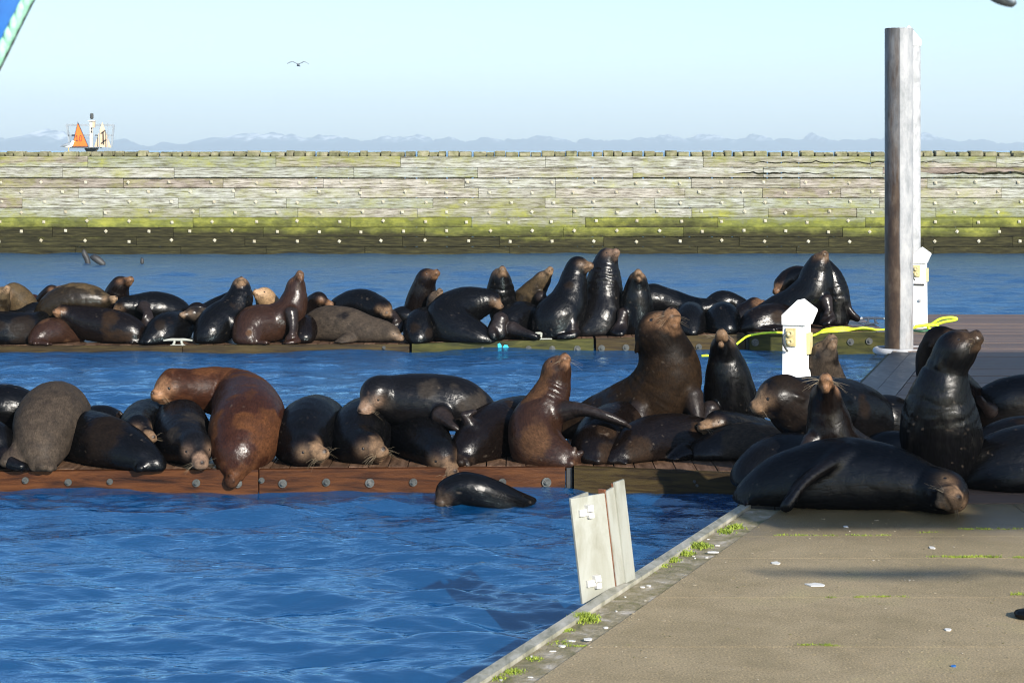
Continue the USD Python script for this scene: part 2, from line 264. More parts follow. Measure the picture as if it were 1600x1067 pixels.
mat('mountain', {
    'at': ('attribute', {'attribute': 'snow'}), 'mx': ('mix', {'color1': (0.035, 0.075, 0.12), 'color2': (0.50, 0.52, 0.56)}),
    'p': ('principled_bsdf', {'roughness': 0.95, 'specular_ior_level': 0.1})}, [('at.fac', 'mx.fac'), ('mx.color', 'p.base_color')])

# ------------------------------------------------------------------ water
def build_water():
    H, f = EYE, FPX
    rows = [7.0]
    while rows[-1] < 66: rows.append(rows[-1] + max(0.02, rows[-1] ** 2 / (H * f) * 1.15))
    rows = np.array(rows)
    u = np.linspace(-0.36, 0.36, 760)
    Y, U = np.meshgrid(rows, u, indexing='ij'); X = U * Y
    Z = np.zeros_like(X); rng = np.random.default_rng(5)
    cell = np.maximum(Y ** 2 / (H * f) * 1.15, 0.02) * 1.8
    for i in range(90):
        lam = 0.12 * (1.7 / 0.12) ** rng.random()
        th = math.radians(rng.normal(86, 21)); k = 2 * math.pi / lam
        amp = 0.0046 * lam * (1.1 if lam > 0.7 else 1.0)
        w = np.clip((lam - cell) / (0.5 * lam), 0, 1)
        ph = k * (X * math.cos(th) + Y * math.sin(th)) + rng.random() * 6.28 + 0.8 * math.sin(i) * np.sin(0.35 * X + 0.23 * Y + i)
        s = np.sin(ph)
        Z += amp * w * (s + 0.25 * np.cos(2 * ph))
    patch = meshkit.noise(np.stack([X * 0.45, Y * 0.3, 0 * X], -1), 3)
    Z *= 0.6 + 0.8 * patch
    # ripples pushed up by the animal swimming beside the near pier
    c = W(745, 772, 18.4); R = np.hypot((X - c[0]) * 0.8, Y - c[1]); Z += 0.022 * np.exp(-R / 1.3) * np.sin(R * 9.0) * (R > 0.3)
    n, m = X.shape
    idx = np.arange(n * m).reshape(n, m)
    F = np.stack([idx[:-1, :-1], idx[:-1, 1:], idx[1:, 1:], idx[1:, :-1]], -1).reshape(-1, 4)
    V = np.stack([X, Y, Z], -1).reshape(-1, 3)
    # the sheet goes on flat around this detailed part, out to the horizon
    nV = len(V); ring = [idx[0, 0], idx[0, -1], idx[-1, -1], idx[-1, 0]]
    far = np.array([[-13000, -240, 0], [13000, -240, 0], [13000, 13000, 0], [-13000, 13000, 0]], float)
    V = np.vstack([V, far]); V[idx[0, :], 2] = V[idx[-1, :], 2] = V[idx[:, 0], 2] = V[idx[:, -1], 2] = 0
    T = [*np.vstack([F[:, [0, 1, 2]], F[:, [0, 2, 3]]])]
    sides = [idx[0, :], idx[:, -1], idx[-1, ::-1], idx[::-1, 0]]
    for s, line in enumerate(sides):
        a, b = nV + s, nV + (s + 1) % 4
        mid = len(line) // 2
        for i in range(len(line) - 1):
            T.append([a if i < mid else b, line[i + 1], line[i]])
        T.append([a, b, line[mid]])
    me = trimesh.Trimesh(V, np.array(T), process=False)
    tag(obj('water', me, 'water', smooth=True), kind='structure')
build_water()

# ------------------------------------------------------------------ far mountains and the air in front of them
def ridge(name, Y, x0, x1, base, prof, snow_at, depth, seed):
    n, m = 1700, 16
    xs = np.linspace(x0, x1, n); v = np.linspace(0, 1, m)
    top = prof(xs)
    P = np.zeros((n, m, 3))
    P[..., 0] = xs[:, None]; P[..., 1] = Y - depth * (1 - v)[None] 
    nz = meshkit.fbm(np.stack([np.repeat(xs[:, None], m, 1) / (0.05 * Y), np.repeat(v[None] * 3, n, 0), np.zeros((n, m))], -1), 5, seed)
    P[..., 2] = base + (top[:, None] - base) * (v[None] ** 0.8) * (1 + (nz - 0.5) * 1.1 * (1 - v[None]) * v[None] * 2)
    P[..., 0] += (nz - 0.5) * 0.02 * Y
    back = P[:, -1:].copy(); back[..., 1] += depth * 0.5; back[..., 2] = base
    P = np.concatenate([P, back], 1); m += 1
    snow = np.clip((P[..., 2] / top[:, None] - 0.55) * 5, 0, 1) * np.clip((top[:, None] - snow_at) / (0.12 * snow_at), 0, 1)
    snow *= (meshkit.fbm(P / (0.0022 * Y), 4, seed + 9) > 0.52)
    idx = np.arange(n * m).reshape(n, m)
    F = np.stack([idx[:-1, :-1], idx[1:, :-1], idx[1:, 1:], idx[:-1, 1:]], -1).reshape(-1, 4)
    u = usdkit.mesh(stage, path_for(name), (P.reshape(-1, 3), F), L('mountain'), True)
    UsdGeom.PrimvarsAPI(u).CreatePrimvar('snow', Sdf.ValueTypeNames.FloatArray, 'vertex').Set(Vt.FloatArray.FromNumpy(snow.ravel().astype(np.float32)))
    tag(u, kind='structure')
def skyline(pts, Y, rough, seed):
    px, py = np.array(pts, float).T
    def prof(xs):
        p = xs / Y * FPX + 800
        y = np.interp(p, px, py)
        q = np.stack([p / 22.0, 0 * p, 0 * p], -1)
        y = y - (meshkit.fbm(q, 6, seed) - 0.5) * rough
        return EYE + (HOR - y) / FPX * Y
    return prof
MY = 12000.0
ridge('mountains', MY, -1.3 * 0.5 * MY, 1.3 * 0.5 * MY, -5.0, skyline([(-3000, 215), (0, 214), (70, 208), (100, 207), (180, 219), (215, 217), (250, 228), (330, 215), (375, 212), (440, 211), (500, 214), (560, 220), (620, 218),
      (660, 213), (740, 222), (800, 219), (860, 211), (900, 218), (960, 224), (1020, 210), (1080, 214), (1110, 208), (1150, 220), (1175, 210), (1215, 218), (1290, 215), (1380, 218), (1460, 210), (1500, 220), (1560, 222), (1600, 224), (5000, 215)], MY, 19.0, 4),
      EYE + (HOR - 216) / FPX * MY, 900.0, 4)
HZ = 45.0
mat('haze', {'v': ('principled_volume', {'color': (0.82, 0.952, 1.0), 'density': 0.00012, 'anisotropy': 0.1})}, [], surface=None, volume='v.volume')
hz = box(-13500, 13500, -250, 13200, -7.5, 330)
tag(obj('haze', hz, 'haze'), kind='stuff')

from shapely.geometry import Polygon, box as sbox
# ------------------------------------------------------------------ breakwater wall
WY = 63.4
wall = thing('breakwater_wall', 'long weathered timber breakwater wall with mossy planks and square washers, closing off the basin', 'breakwater', (0, WY, 0))
def build_wall():
    o = (0, WY, 0)
    rows = [(3.10, 2.76, -0.07), (2.745, 2.43, -0.07), (2.39, 2.10, 0), (2.09, 1.785, 0), (1.775, 1.46, 0), (1.45, 1.165, 0), (1.155, 0.85, 0), (0.84, 0.545, 0), (0.535, 0.235, 0), (0.225, -0.6, 0)]
    rng = np.random.default_rng(21)
    for ri, (zt, zb, off) in enumerate(rows):
        x = -21.0 - rng.random() * 2
        while x < 21:
            l = rng.uniform(2.4, 5.2)
            if ri < 2: l = rng.uniform(3.5, 6.0)
            dz = rng.uniform(-0.008, 0.008); dy = rng.uniform(-0.018, 0.018)
            m = box(x + 0.006, x + l, WY + off + dy, WY + off + 0.14 + dy, zb + 0.003 + dz, zt + dz, 0.006)
            if (ri == 1 and x + l > 6.6) or (ri == 0 and (x + l > 9 or rng.random() < .3)):          # splits and broken edges of the old upper timbers
                n = int(l / .05); xs = np.linspace(x + .012, x + l, n); r1 = meshkit.fbm(np.c_[xs * 3.0, xs * 0 + ri, xs * 0], 5, 3); gap = np.clip((meshkit.noise(np.c_[xs * .55, xs * 0, xs * 0 + ri], 8) - .18) * .17, 0.004, .085) * (1 if ri else .45) * np.clip((xs - 6.9) * .8, 0, 1)
                mid = (zt + zb) / 2 - .02 + (r1 - .5) * .13
                for top, bot in ((np.full(n, zt + dz), mid + gap * .5), (mid - gap * .5, np.full(n, zb + .008 + dz))):
                    pg = Polygon([*zip(xs, top), *zip(xs[::-1], bot[::-1])]).buffer(0)
                    for g_ in getattr(pg, 'geoms', [pg]):
                        if g_.area < .003: continue
                        q_ = trimesh.creation.extrude_polygon(g_, .14, engine='earcut'); q_.apply_transform(trimesh.transformations.rotation_matrix(np.pi / 2, (1, 0, 0))); q_.apply_translation((0, WY + off + .14 + dy, 0)); obj('plank', q_, 'wall_plank', wall, local=o)
            else:
                obj('plank', m, 'wall_plank', wall, local=o)
            x += l + 0.004
    x = -20.5
    while x < 20.5:                                       # the upright sheet piles whose tops stand above the planks
        w = rng.uniform(0.22, 0.46); top = 3.262 + rng.uniform(-0.03, 0.03)
        obj('upright_post', box(x, x + w, WY + 0.15, WY + 0.15 + 0.28, -1.0, top, 0.018), 'wall_post', wall, local=o)
        # end block seen above the upper plank
        obj('post_top', box(x + 0.01, x + w - 0.02, WY - 0.05 + rng.uniform(-.02, .02), WY + 0.145, 3.104, top - 0.012 - rng.random() * 0.05, 0.02), 'wall_post', wall, local=o)
        x += w + rng.choice([0.006, 0.015, 0.03, 0.06])
    ws = []
    for ri in range(2, 9):
        zc = (rows[ri][0] + rows[ri][1]) / 2 + 0.03
        for k in range(-16, 17):
            xx = -16.285 + (k + 16) * 1.352 - 4 * 1.352 + (0.0 if ri % 2 == 0 else -0.68) + rng.uniform(-0.06, 0.06)
            if abs(xx) > 20.5: continue
            m = box(-0.045, 0.045, -0.03, 0.0, -0.045, 0.045, 0.006)
            nut = trimesh.creation.cylinder(0.022, 0.03, sections=6); nut.apply_transform(trimesh.transformations.rotation_matrix(np.pi / 2, (1, 0, 0))); nut.apply_translation((0, -0.043, 0))
            m = cat_([m, nut]); m.apply_transform(trimesh.transformations.rotation_matrix(rng.choice([0, 0.05, 0.1, 0.8, 0.6, -0.1]), (0, 1, 0)))
            m.apply_translation((xx, WY - 0.016, zc + rng.uniform(-0.03, 0.03))); ws.append(m)
    tag(obj('bolt_washer', cat_(ws), 'washer', wall, local=o), kind='stuff')
build_wall()

# ------------------------------------------------------------------ main dock, near section: panels, silt strip, edge timber
DZ = 0.40
A, B = G(727, 1067, DZ), G(1159, 789, DZ)
d_ = (B - A)[:2] / np.linalg.norm((B - A)[:2]); nr = np.array([d_[1], -d_[0]])
def edge_pt(y, off=0.0):
    """Point of the near section's left edge at depth y, shifted off metres into the dock."""
    p = A[:2] + d_ * (y - A[1]) / d_[1] + nr * off
    return p
from shapely.geometry import Polygon, box as sbox, MultiPolygon
from shapely import affinity
dock = thing('main_dock', 'broad sandy dock of non-slip panels with a mossy timber edge in the foreground', 'dock', (A[0], A[1], 0))
DO = (A[0], A[1], 0)
END_Y = 16.34
def strip_poly(o0, o1, y0, y1):
    return [tuple(edge_pt(y0, o0)), tuple(edge_pt(y0, o1)), tuple(edge_pt(y1, o1)), tuple(edge_pt(y1, o0))]
obj('float_body', prism(strip_poly(0.03, 7.5, 5.5, 15.9)[:2] + [(9.5, 15.9), tuple(edge_pt(15.9, 0.03))], -0.5, DZ - 0.075), 'dark_metal', dock, local=DO)
yy = 5.5
for k, l in enumerate([2.6, 2.9, 2.7, 2.55]):
    obj('edge_timber', prism(strip_poly(0.0, 0.085, yy + 0.006, yy + l), DZ - 0.26, DZ + 0.012), 'curb_timber', dock, local=DO)
    yy += l
obj('silt_strip', prism(strip_poly(0.09, 0.335, 5.5, END_Y - 0.1), DZ - 0.07, DZ - 0.012), 'silt', dock, local=DO)
right = Polygon(strip_poly(0.345, 12.0, 4.0, 18.0))
joints = [5.4, 6.65, 7.9, 9.15, 10.39, 11.64, 12.92, 14.16, 14.96, END_Y]
for y0, y1 in zip(joints[:-1], joints[1:]):
    for x0, x1 in ((-4, 4.1), (4.108, 9.5)):
        p = sbox(x0, y0 + 0.003, x1, y1 - 0.003).intersection(right)
        if p.is_empty: continue
        m = trimesh.creation.extrude_polygon(p, 0.07, engine='earcut'); m.apply_translation((0, 0, DZ - 0.07))
        obj('deck_panel', m, 'deck_panel', dock, local=DO)

# ------------------------------------------------------------------ main dock, far section: broad brown boards
C1, C2 = np.array([1.90, 16.38]), np.array([6.9, 33.6])
d2 = (C2 - C1) / np.linalg.norm(C2 - C1); n2 = np.array([d2[1], -d2[0]])
far_dock = thing('far_dock', 'brown boarded dock section with two long edge boards, behind the sea lions on the right', 'dock', (C1[0], C1[1], 0))
FO = (C1[0], C1[1], 0)
def e2(y, off=0.0): return C1 + d2 * (y - C1[1]) / d2[1] + n2 * off
def strip2(o0, o1, y0, y1): return [tuple(e2(y0, o0)), tuple(e2(y0, o1)), tuple(e2(y1, o1)), tuple(e2(y1, o0))]
obj('float_body', Polygon(strip2(0.03, 10, 16.5, 35.3)) and prism(strip2(0.03, 9, 16.5, 35.3), -0.5, DZ - 0.085), 'mossy_beam', far_dock, local=FO)
ys = [16.36, 19.6, 22.9, 26.2, 28.75]
for y0, y1 in zip(ys[:-1], ys[1:]):
    for o0, o1 in ((0.0, 0.26), (0.268, 0.53)):
        obj('edge_board', prism(strip2(o0, o1, y0 + 0.004, y1 - 0.004), DZ - 0.08, DZ - 0.004 + (o0 > 0) * 0.004), 'edge_board', far_dock, local=FO)
obj('side_beam', prism(strip2(-0.06, -0.003, 16.45, 28.7), DZ - 0.33, DZ - 0.03), 'mossy_beam', far_dock, local=FO)
right2 = Polygon(strip2(0.54, 14.0, 10.0, 40.0)); far2 = Polygon(strip2(0.0, 14.0, 28.8, 40.0))
yb = 16.4; rng = np.random.default_rng(3)
while yb < 35.2:
    w = 0.292 if yb > 28.7 else 1.2 / 3
    reg = right2 if yb < 28.7 else far2
    xs = [0, 5.1 + rng.uniform(-.6, .6) + (yb - 16) * 0.28, 10.5, 16]
    for x0, x1 in zip(xs[:-1], xs[1:]):
        p = sbox(x0 + 0.003, yb + 0.005, x1 - 0.003, yb + w - 0.004).intersection(reg)
        if p.is_empty or p.area < 0.02: continue
        m = trimesh.creation.extrude_polygon(p, 0.06, engine='earcut'); m.apply_translation((0, 0, DZ - 0.06 + rng.uniform(-0.004, 0.004)))
        obj('deck_board', m, 'dock_plank', far_dock, local=FO)
    yb += w

# ------------------------------------------------------------------ finger piers
def finger(name, label, segs, depth, beam_mats, plank_mat, group=None, splits=1):
    """segs: (px0, px1, top y at px0, top y at px1, waterline y at px0, px1) in the photograph; one floating section each."""
    first = segs[0]
    def pt(px, yt, yw):
        s = (yw - HOR) / EYE; Y = FPX / s; return np.array([(px - 800) / s, Y, EYE - (yt - HOR) / s])
    o = pt(first[0], first[2], first[4]); o[2] = 0
    t = thing(name, label, 'pier', o)
    for si, (p0, p1, t0, t1, w0, w1) in enumerate(segs):
        a, b = pt(p0, t0, w0), pt(p1, t1, w1)
        def at(u, dy, dz): 
            q = a + (b - a) * u; return q + np.array([0, dy, dz])
        def slab(u0, u1, y0, y1, z0, z1):
            v = [at(u, y, z) for u in (u0, u1) for y in (y0, y1) for z in (z0, z1)]
            return trimesh.convex.convex_hull(np.array(v))
        nb = max(1, int(round(np.linalg.norm(b - a) / 3.2)))
        bm = beam_mats[si]
        for k in range(nb):
            g = 0.006 / np.linalg.norm(b - a)
            obj('edge_beam', slab(k / nb + g, (k + 1) / nb - g, 0.0, 0.10, -0.62, -0.002), bm, t, local=o)
        obj('float_body', slab(0.002, 0.998, 0.12, depth - 0.12, -0.7, -0.06), 'dark_metal', t, local=o)
        obj('edge_beam', slab(0.0, 1.0, depth - 0.10, depth, -0.6, -0.002), bm, t, local=o)
        n = int(np.linalg.norm(b - a) / 0.19)
        for k in range(n):
            g = 0.03 / n
            obj('deck_plank', slab((k + 0.03) / n, (k + 0.97) / n, 0.103, depth - 0.103, -0.05, 0.0 + RNG.uniform(-0.004, 0.004)), plank_mat, t, local=o)
    return t, o, pt
near_segs = [(-70, 884, 737, 729.5, 762, 768), (896, 1190, 728.5, 741, 769, 779)]
near_pier, NO, npt = finger('near_finger_pier', 'nearer floating pier with red-brown bolted edge timber, crowded with sea lions', near_segs, 2.3, ['front_beam', 'green_beam'], 'wet_plank')
far_segs = [(-70, 640, 541, 538, 550, 549), (643, 928, 537, 529, 549, 549), (931, 1165, 529, 522, 549, 550), (1171, 1392, 522, 519, 551, 554)]
far_pier, PO, fpt = finger('far_finger_pier', 'farther floating pier with low mossy edge timber, crowded with sea lions', far_segs, 2.4, ['green_beam', 'mossy_beam', 'green_beam', 'mossy_beam'], 'wet_plank')

def bolt_mesh(r, h=0.04):
    """Countersunk timber bolt: washer, nut and stud, axis along -y."""
    a = trimesh.creation.cylinder(r, h * 0.45, sections=18); b = trimesh.creation.cylinder(r * 0.55, h * 0.6, sections=6); c = trimesh.creation.cylinder(r * 0.27, h * 0.8, sections=10)
    a.apply_translation((0, 0, h * 0.22)); b.apply_translation((0, 0, h * 0.6)); c.apply_translation((0, 0, h * 0.95))
    m = cat_([a, b, c]); m.apply_transform(trimesh.transformations.rotation_matrix(np.pi / 2, (1, 0, 0))); return m
def on_front(pt, segs, px, py):
    for (p0, p1, t0, t1, w0, w1) in segs:
        if p0 <= px <= p1:
            u = (px - p0) / (p1 - p0); s = (w0 + (w1 - w0) * u - HOR) / EYE
            return np.array([(px - 800) / s, FPX / s, EYE - (py - HOR) / s])
for px, py, r, m in [(107, 753, .042, 'dark_metal'), (172, 752, .036, 'dark_metal'), (307, 754, .046, 'dark_metal'), (372, 755, .05, 'pale_bolt'), (409, 750, .035, 'dark_metal'), (442, 755, .05, 'pale_bolt'),
                     (510, 753, .046, 'dark_metal'), (578, 754, .053, 'pale_bolt'), (646, 753, .046, 'pale_bolt'), (785, 753, .046, 'dark_metal'), (854, 753, .056, 'pale_bolt'), (1085, 752, .018, 'pale_bolt'), (1089, 758, .018, 'pale_bolt'), (40, 750, .04, 'dark_metal')]:
    b = bolt_mesh(r * .82); b.apply_translation(on_front(npt, near_segs, px, py) - [0, 0.001, 0]); obj('bolt', b, m, near_pier, local=NO)
for px, py, r, m in [(826, 545, .05, 'dark_metal'), (863, 545, .05, 'pale_bolt'), (902, 545, .055, 'pale_bolt'), (940, 544, .055, 'dark_metal'), (978, 543, .055, 'dark_metal'), (1092, 542, .05, 'dark_metal'), (1180, 535, .06, 'pale_bolt'),
                     (1329, 534, .055, 'dark_metal'), (1358, 533, .055, 'dark_metal'), (754, 544, .03, 'dark_metal'), (600, 543, .03, 'dark_metal')]:
    b = bolt_mesh(r); b.apply_translation(on_front(fpt, far_segs, px, py) - [0, 0.001, 0]); obj('bolt', b, m, far_pier, local=PO)
# joint posts between the floating sections
q = on_front(npt, near_segs, 884, 730); obj('joint_post', box(q[0] + 0.005, q[0] + 0.068, q[1] + 0.03, q[1] + 0.2, -0.3, q[2] - 0.01, 0.006), 'black_paint', near_pier, local=NO)
q = on_front(fpt, far_segs, 1165, 523); obj('joint_post', box(q[0] + 0.005, q[0] + 0.055, q[1] + 0.03, q[1] + 0.2, -0.3, q[2] - 0.01, 0.006), 'black_paint', far_pier, local=PO)

# ------------------------------------------------------------------ piles, hoop, pedestals
def lathe(prof, n=40):
    prof = np.asarray(prof, float); a = np.linspace(0, 2 * np.pi, n, endpoint=False)
    V = np.vstack([np.c_[r * np.cos(a), r * np.sin(a), np.full(n, z)] for r, z in prof]); F = []
    for i in range(len(prof) - 1):
        for k in range(n):
            l = (k + 1) % n; F += [[i * n + k, i * n + l, (i + 1) * n + l], [i * n + k, (i + 1) * n + l, (i + 1) * n + k]]
    return trimesh.Trimesh(V, np.array(F), process=False)
PX, PY, PR = 5.665, 29.15, 0.206
pile = thing('steel_pile', 'tall round steel pile streaked with rust, standing through the dock edge', 'pile', (PX, PY, 0))
obj('shaft', lathe([(0.001, -1), (PR, -1), (PR, 5.07), (PR - 0.006, 5.082), (PR - 0.018, 5.082), (PR - 0.018, 4.7), (0.001, 4.7)], 56), 'pile_steel', pile, smooth=35)
sl = 1.0
obj('seam', box(-0.03, -0.012, -PR - 0.004, -PR + 0.01, 0.3, 5.06), 'pile_steel', pile)
hoop = thing('pile_hoop', 'grey round steel hoop holding the rusty pile to the dock', 'pile guide', (PX, PY, 0.37))
ang = np.linspace(math.radians(60), math.radians(300), 40)
ring = np.c_[(0.31) * np.cos(ang + 0.0) - 0.02, 0.31 * np.sin(ang), np.zeros(40)]
obj('bent_tube', tube(ring, 0.05, 14), 'galvanised', hoop, smooth=True)
for s in (0, -1):
    q = ring[s]; obj('mounting_arm', tube([q, q + [0.5, 0, 0], q + [0.52, 0, -.02]], 0.045, 12), 'galvanised', hoop, smooth=40)
pile2 = thing('capped_pile', 'pale pile with white pointed cap, half hidden behind the rusty steel pile', 'pile', (7.09, 35.6, 0))
obj('shaft', lathe([(0.001, -1), (0.212, -1), (0.212, 5.16), (0.001, 5.16)], 48), 'white_paint' if False else 'galvanised', pile2, smooth=35)
obj('cone_cap', lathe([(0.001, 5.163), (0.222, 5.163), (0.224, 5.27), (0.215, 5.285), (0.02, 5.52), (0.001, 5.525)], 48), 'white_paint', pile2, smooth=35)

def pedestal(loc, w, d, h, rot, label, front):
    t = thing('power_pedestal', label, 'power pedestal', loc, 'white power pedestals on the docks', rotz=rot)
    w2, d2 = w / 2, d / 2
    v = [(sx * w2 * (1.10 if z == 0 else 1), sy * d2 * (1.10 if z == 0 else 1), z) for z in (0.0, h - 0.26) for sx in (-1, 1) for sy in (-1, 1)]
    obj('housing', trimesh.convex.convex_hull(np.array(v)), 'white_paint', t)
    y0, y1 = -d2 - .025, d2 + .02
    hd = [(x, y, z) for y in (y0, y1) for x, z in ((-w2 - .004, h - .258), (w2 + .012, h - .258), (w2 + .07, h - .125), (w2 + .066, h - .10), (.045, h), (-w2 - .006, h - .16))]
    obj('roof_cap', trimesh.convex.convex_hull(np.array(hd)), 'white_paint', t)
    pl = obj('outlet_panel', box(-w2 * 0.72, w2 * 0.22, -d2 - 0.022, -d2 - 0.002, h - 0.48, h - 0.29, 0.005), 'yellowed', t)
    obj('outlet', lathe([(0.001, 0), (.035, 0), (.035, .022), (.02, .025), (.001, .012)], 16).apply_transform(trimesh.transformations.rotation_matrix(np.pi / 2, (1, 0, 0))).apply_translation((-.03, -d2 - .023, h - .345)), 'yellowed', pl)
    obj('outlet', lathe([(0.001, 0), (.035, 0), (.035, .022), (.02, .025), (.001, .012)], 16).apply_transform(trimesh.transformations.rotation_matrix(np.pi / 2, (1, 0, 0))).apply_translation((-.03, -d2 - .023, h - .43)), 'yellowed', pl)
    obj('handle', tube(spline([(-w2 * .55, -d2 - .03, h - .34), (-w2 * .75, -d2 - .075, h - .38), (-w2 * .7, -d2 - .075, h - .46), (-w2 * .5, -d2 - .03, h - .53)], 14), 0.011, 8), 'dark_metal', t, smooth=True)
    obj('side_box', box(w2 + .001, w2 + 0.035, -d2 * .6, d2 * .6, h - 0.56, h - 0.34, 0.005), 'yellowed', t)
    obj('slot', box(-w2 * .62, w2 * .12 if front else w2 * .8, -d2 * 1.06 - 0.012, -d2 * 1.0, 0.40 if front else .70, 0.43 if front else .73), 'black_paint', t)
    if not front: obj('latch', lathe([(0.001, 0), (.026, 0), (.026, .03), (.001, .035)], 14).apply_transform(trimesh.transformations.rotation_matrix(np.pi / 2, (1, 0, 0))).apply_translation((0.03, -d2 * 1.05 - .002, .46)), 'galvanised', t)
    for sx in (-1, 1): obj('foot_bolt', bolt_mesh(.018, .03).apply_translation((sx * w2 * .7, -d2 * 1.1 - .002, 0.05)), 'galvanised', t)
    return t
q = W(1245, 600, 20.6); pedestal((q[0], 20.6, 0.24), 0.235, 0.2, 1.52, -0.45, 'white power pedestal with yellowed outlet panel, rising left of the grey-necked sea lion', True)
q = W(1436, 510, 32.5); pedestal((q[0], 32.5, DZ), 0.235, 0.2, 1.32, -0.3, 'white power pedestal standing right behind the rusty steel pile', False)

# ------------------------------------------------------------------ cleats, hose, scraps
def cleat(loc, s, rot, label, m):
    t = thing('mooring_cleat', label, 'cleat', loc, 'mooring cleats on the far pier', rotz=rot)
    horn = tube(spline([(-.24 * s, 0, .085 * s), (-.13 * s, 0, .10 * s), (0, 0, .10 * s), (.13 * s, 0, .10 * s), (.24 * s, 0, .085 * s)], 17) + [0, 0, 0], np.interp(np.linspace(-1, 1, 17), [-1, -.4, .4, 1], [.013, .024, .024, .013]) * s, 10)
    obj('horn', horn, m, t, smooth=True)
    for sx in (-1, 1): obj('leg', tube([(sx * .055 * s, 0, .10 * s), (sx * .06 * s, 0, .05 * s), (sx * .075 * s, 0, 0.018 * s)], [.022 * s, .02 * s, .03 * s], 10), m, t, smooth=True)
    obj('base', box(-.12 * s, .12 * s, -.05 * s, .05 * s, 0, .02 * s, .006 * s), m, t)
q = on_front(fpt, far_segs, 851, 531); cleat(q + [0, .06, 0.002], 1.0, 0.12, 'pale cleat with splayed horns before the sleek upright sea lion', 'dirty_white')
q = on_front(fpt, far_segs, 277, 541); cleat(q + [0, .06, 0.002], 1.0, 0.0, 'pale cleat on the far pier left of the shiny brown sea lion', 'dirty_white')
q = W(1362, 505, 33.6); cleat((q[0], 33.6, 0.37), 1.0, 0.0, 'grey-brown cleat on the far pier just left of the steel pile', 'galvanised')

hose = thing('yellow_hose', 'bright yellow-green hose lying in loops along the far pier edge left of the pile', 'hose', W(1280, 521, 32.35))
ho = W(1280, 521, 32.35)
rng = np.random.default_rng(8)
for k in range(6):
    pts = [W(1271 + k * 2, 524 - k * .8, 32.32), W(1290, 519 - k * 1.0 + rng.uniform(-1, 1), 32.4 + k * .06), W(1318, 516 - k * .7 + rng.uniform(-1.5, 1.5), 32.5 + k * .05), W(1350, 513 + k * 1.0 + rng.uniform(-1.5, 1), 32.5 + .05 * k), W(1384, 518 - k * .6 + rng.uniform(-1, 1), 32.6)]
    obj('hose_strand', tube(spline(pts, 24), 0.018, 8), 'hose', hose, smooth=True, local=ho)
obj('hose_strand', tube(spline([W(1271, 524, 32.32), W(1240, 521, 32.3), W(1205, 519.5, 32.3), W(1172, 524, 32.25), W(1158, 532, 32.1), W(1146, 543, 32.0), W(1140, 556, 31.95)], 36), 0.018, 8), 'hose', hose, smooth=True, local=ho)
obj('hose_strand', tube(spline([W(1112, 556.5, 31.4), W(1104, 555.5, 31.4), W(1096, 556, 31.4)], 10), 0.02, 8), 'hose', hose, smooth=True, local=ho)
hose2 = thing('yellow_hose', 'looped end of yellow-green hose curling up beside the white pedestal behind the pile', 'hose', G(1450, 516, DZ))
ho = G(1450, 516, DZ)
obj('hose_strand', tube(spline([W(1424, 513, 31.9), W(1440, 509, 31.9), W(1458, 508, 31.9), W(1475, 503, 31.9), W(1490, 500.5, 31.9), W(1495, 498, 31.9), W(1486, 496, 31.9), W(1470, 498, 31.9), W(1458, 505, 31.9), W(1450, 512, 31.9), W(1460, 515, 31.9), W(1467, 511, 31.9), W(1455, 507, 31.9), W(1430, 510, 31.9)], 70), 0.022, 8), 'hose', hose2, smooth=True, local=ho)
obj('hose_strand', tube(spline([W(1424, 516, 31.7), W(1440, 517.5, 31.5), W(1455, 515, 31.6), W(1462, 511, 31.8)], 20), 0.016, 8), 'dark_green', hose2, smooth=True, local=ho)
q = on_front(fpt, far_segs, 781, 541)
for k, (px, py, poly, lab) in enumerate([(781, 542, [(-.03, -.06), (.02, -.06), (.03, .02), (0, .065), (-.035, .05)], 'upright scrap of turquoise plastic on the mossy pier edge'),
                               (790, 542, [(-.05, -.01), (-.02, .035), (.03, .03), (.055, -.015), (.035, -.03), (0.01, 0.0), (-.03, -.02)], 'curved scrap of turquoise plastic on the mossy pier edge')]):
    q = on_front(fpt, far_segs, px, py); m = trimesh.creation.extrude_polygon(Polygon(poly), 0.012, engine='earcut'); m.apply_transform(trimesh.transformations.rotation_matrix(np.pi / 2, (1, 0, 0))); m.apply_translation(q - [0, .002, 0])
    tag(obj('plastic_scrap', m, 'teal'), lab, 'scrap')

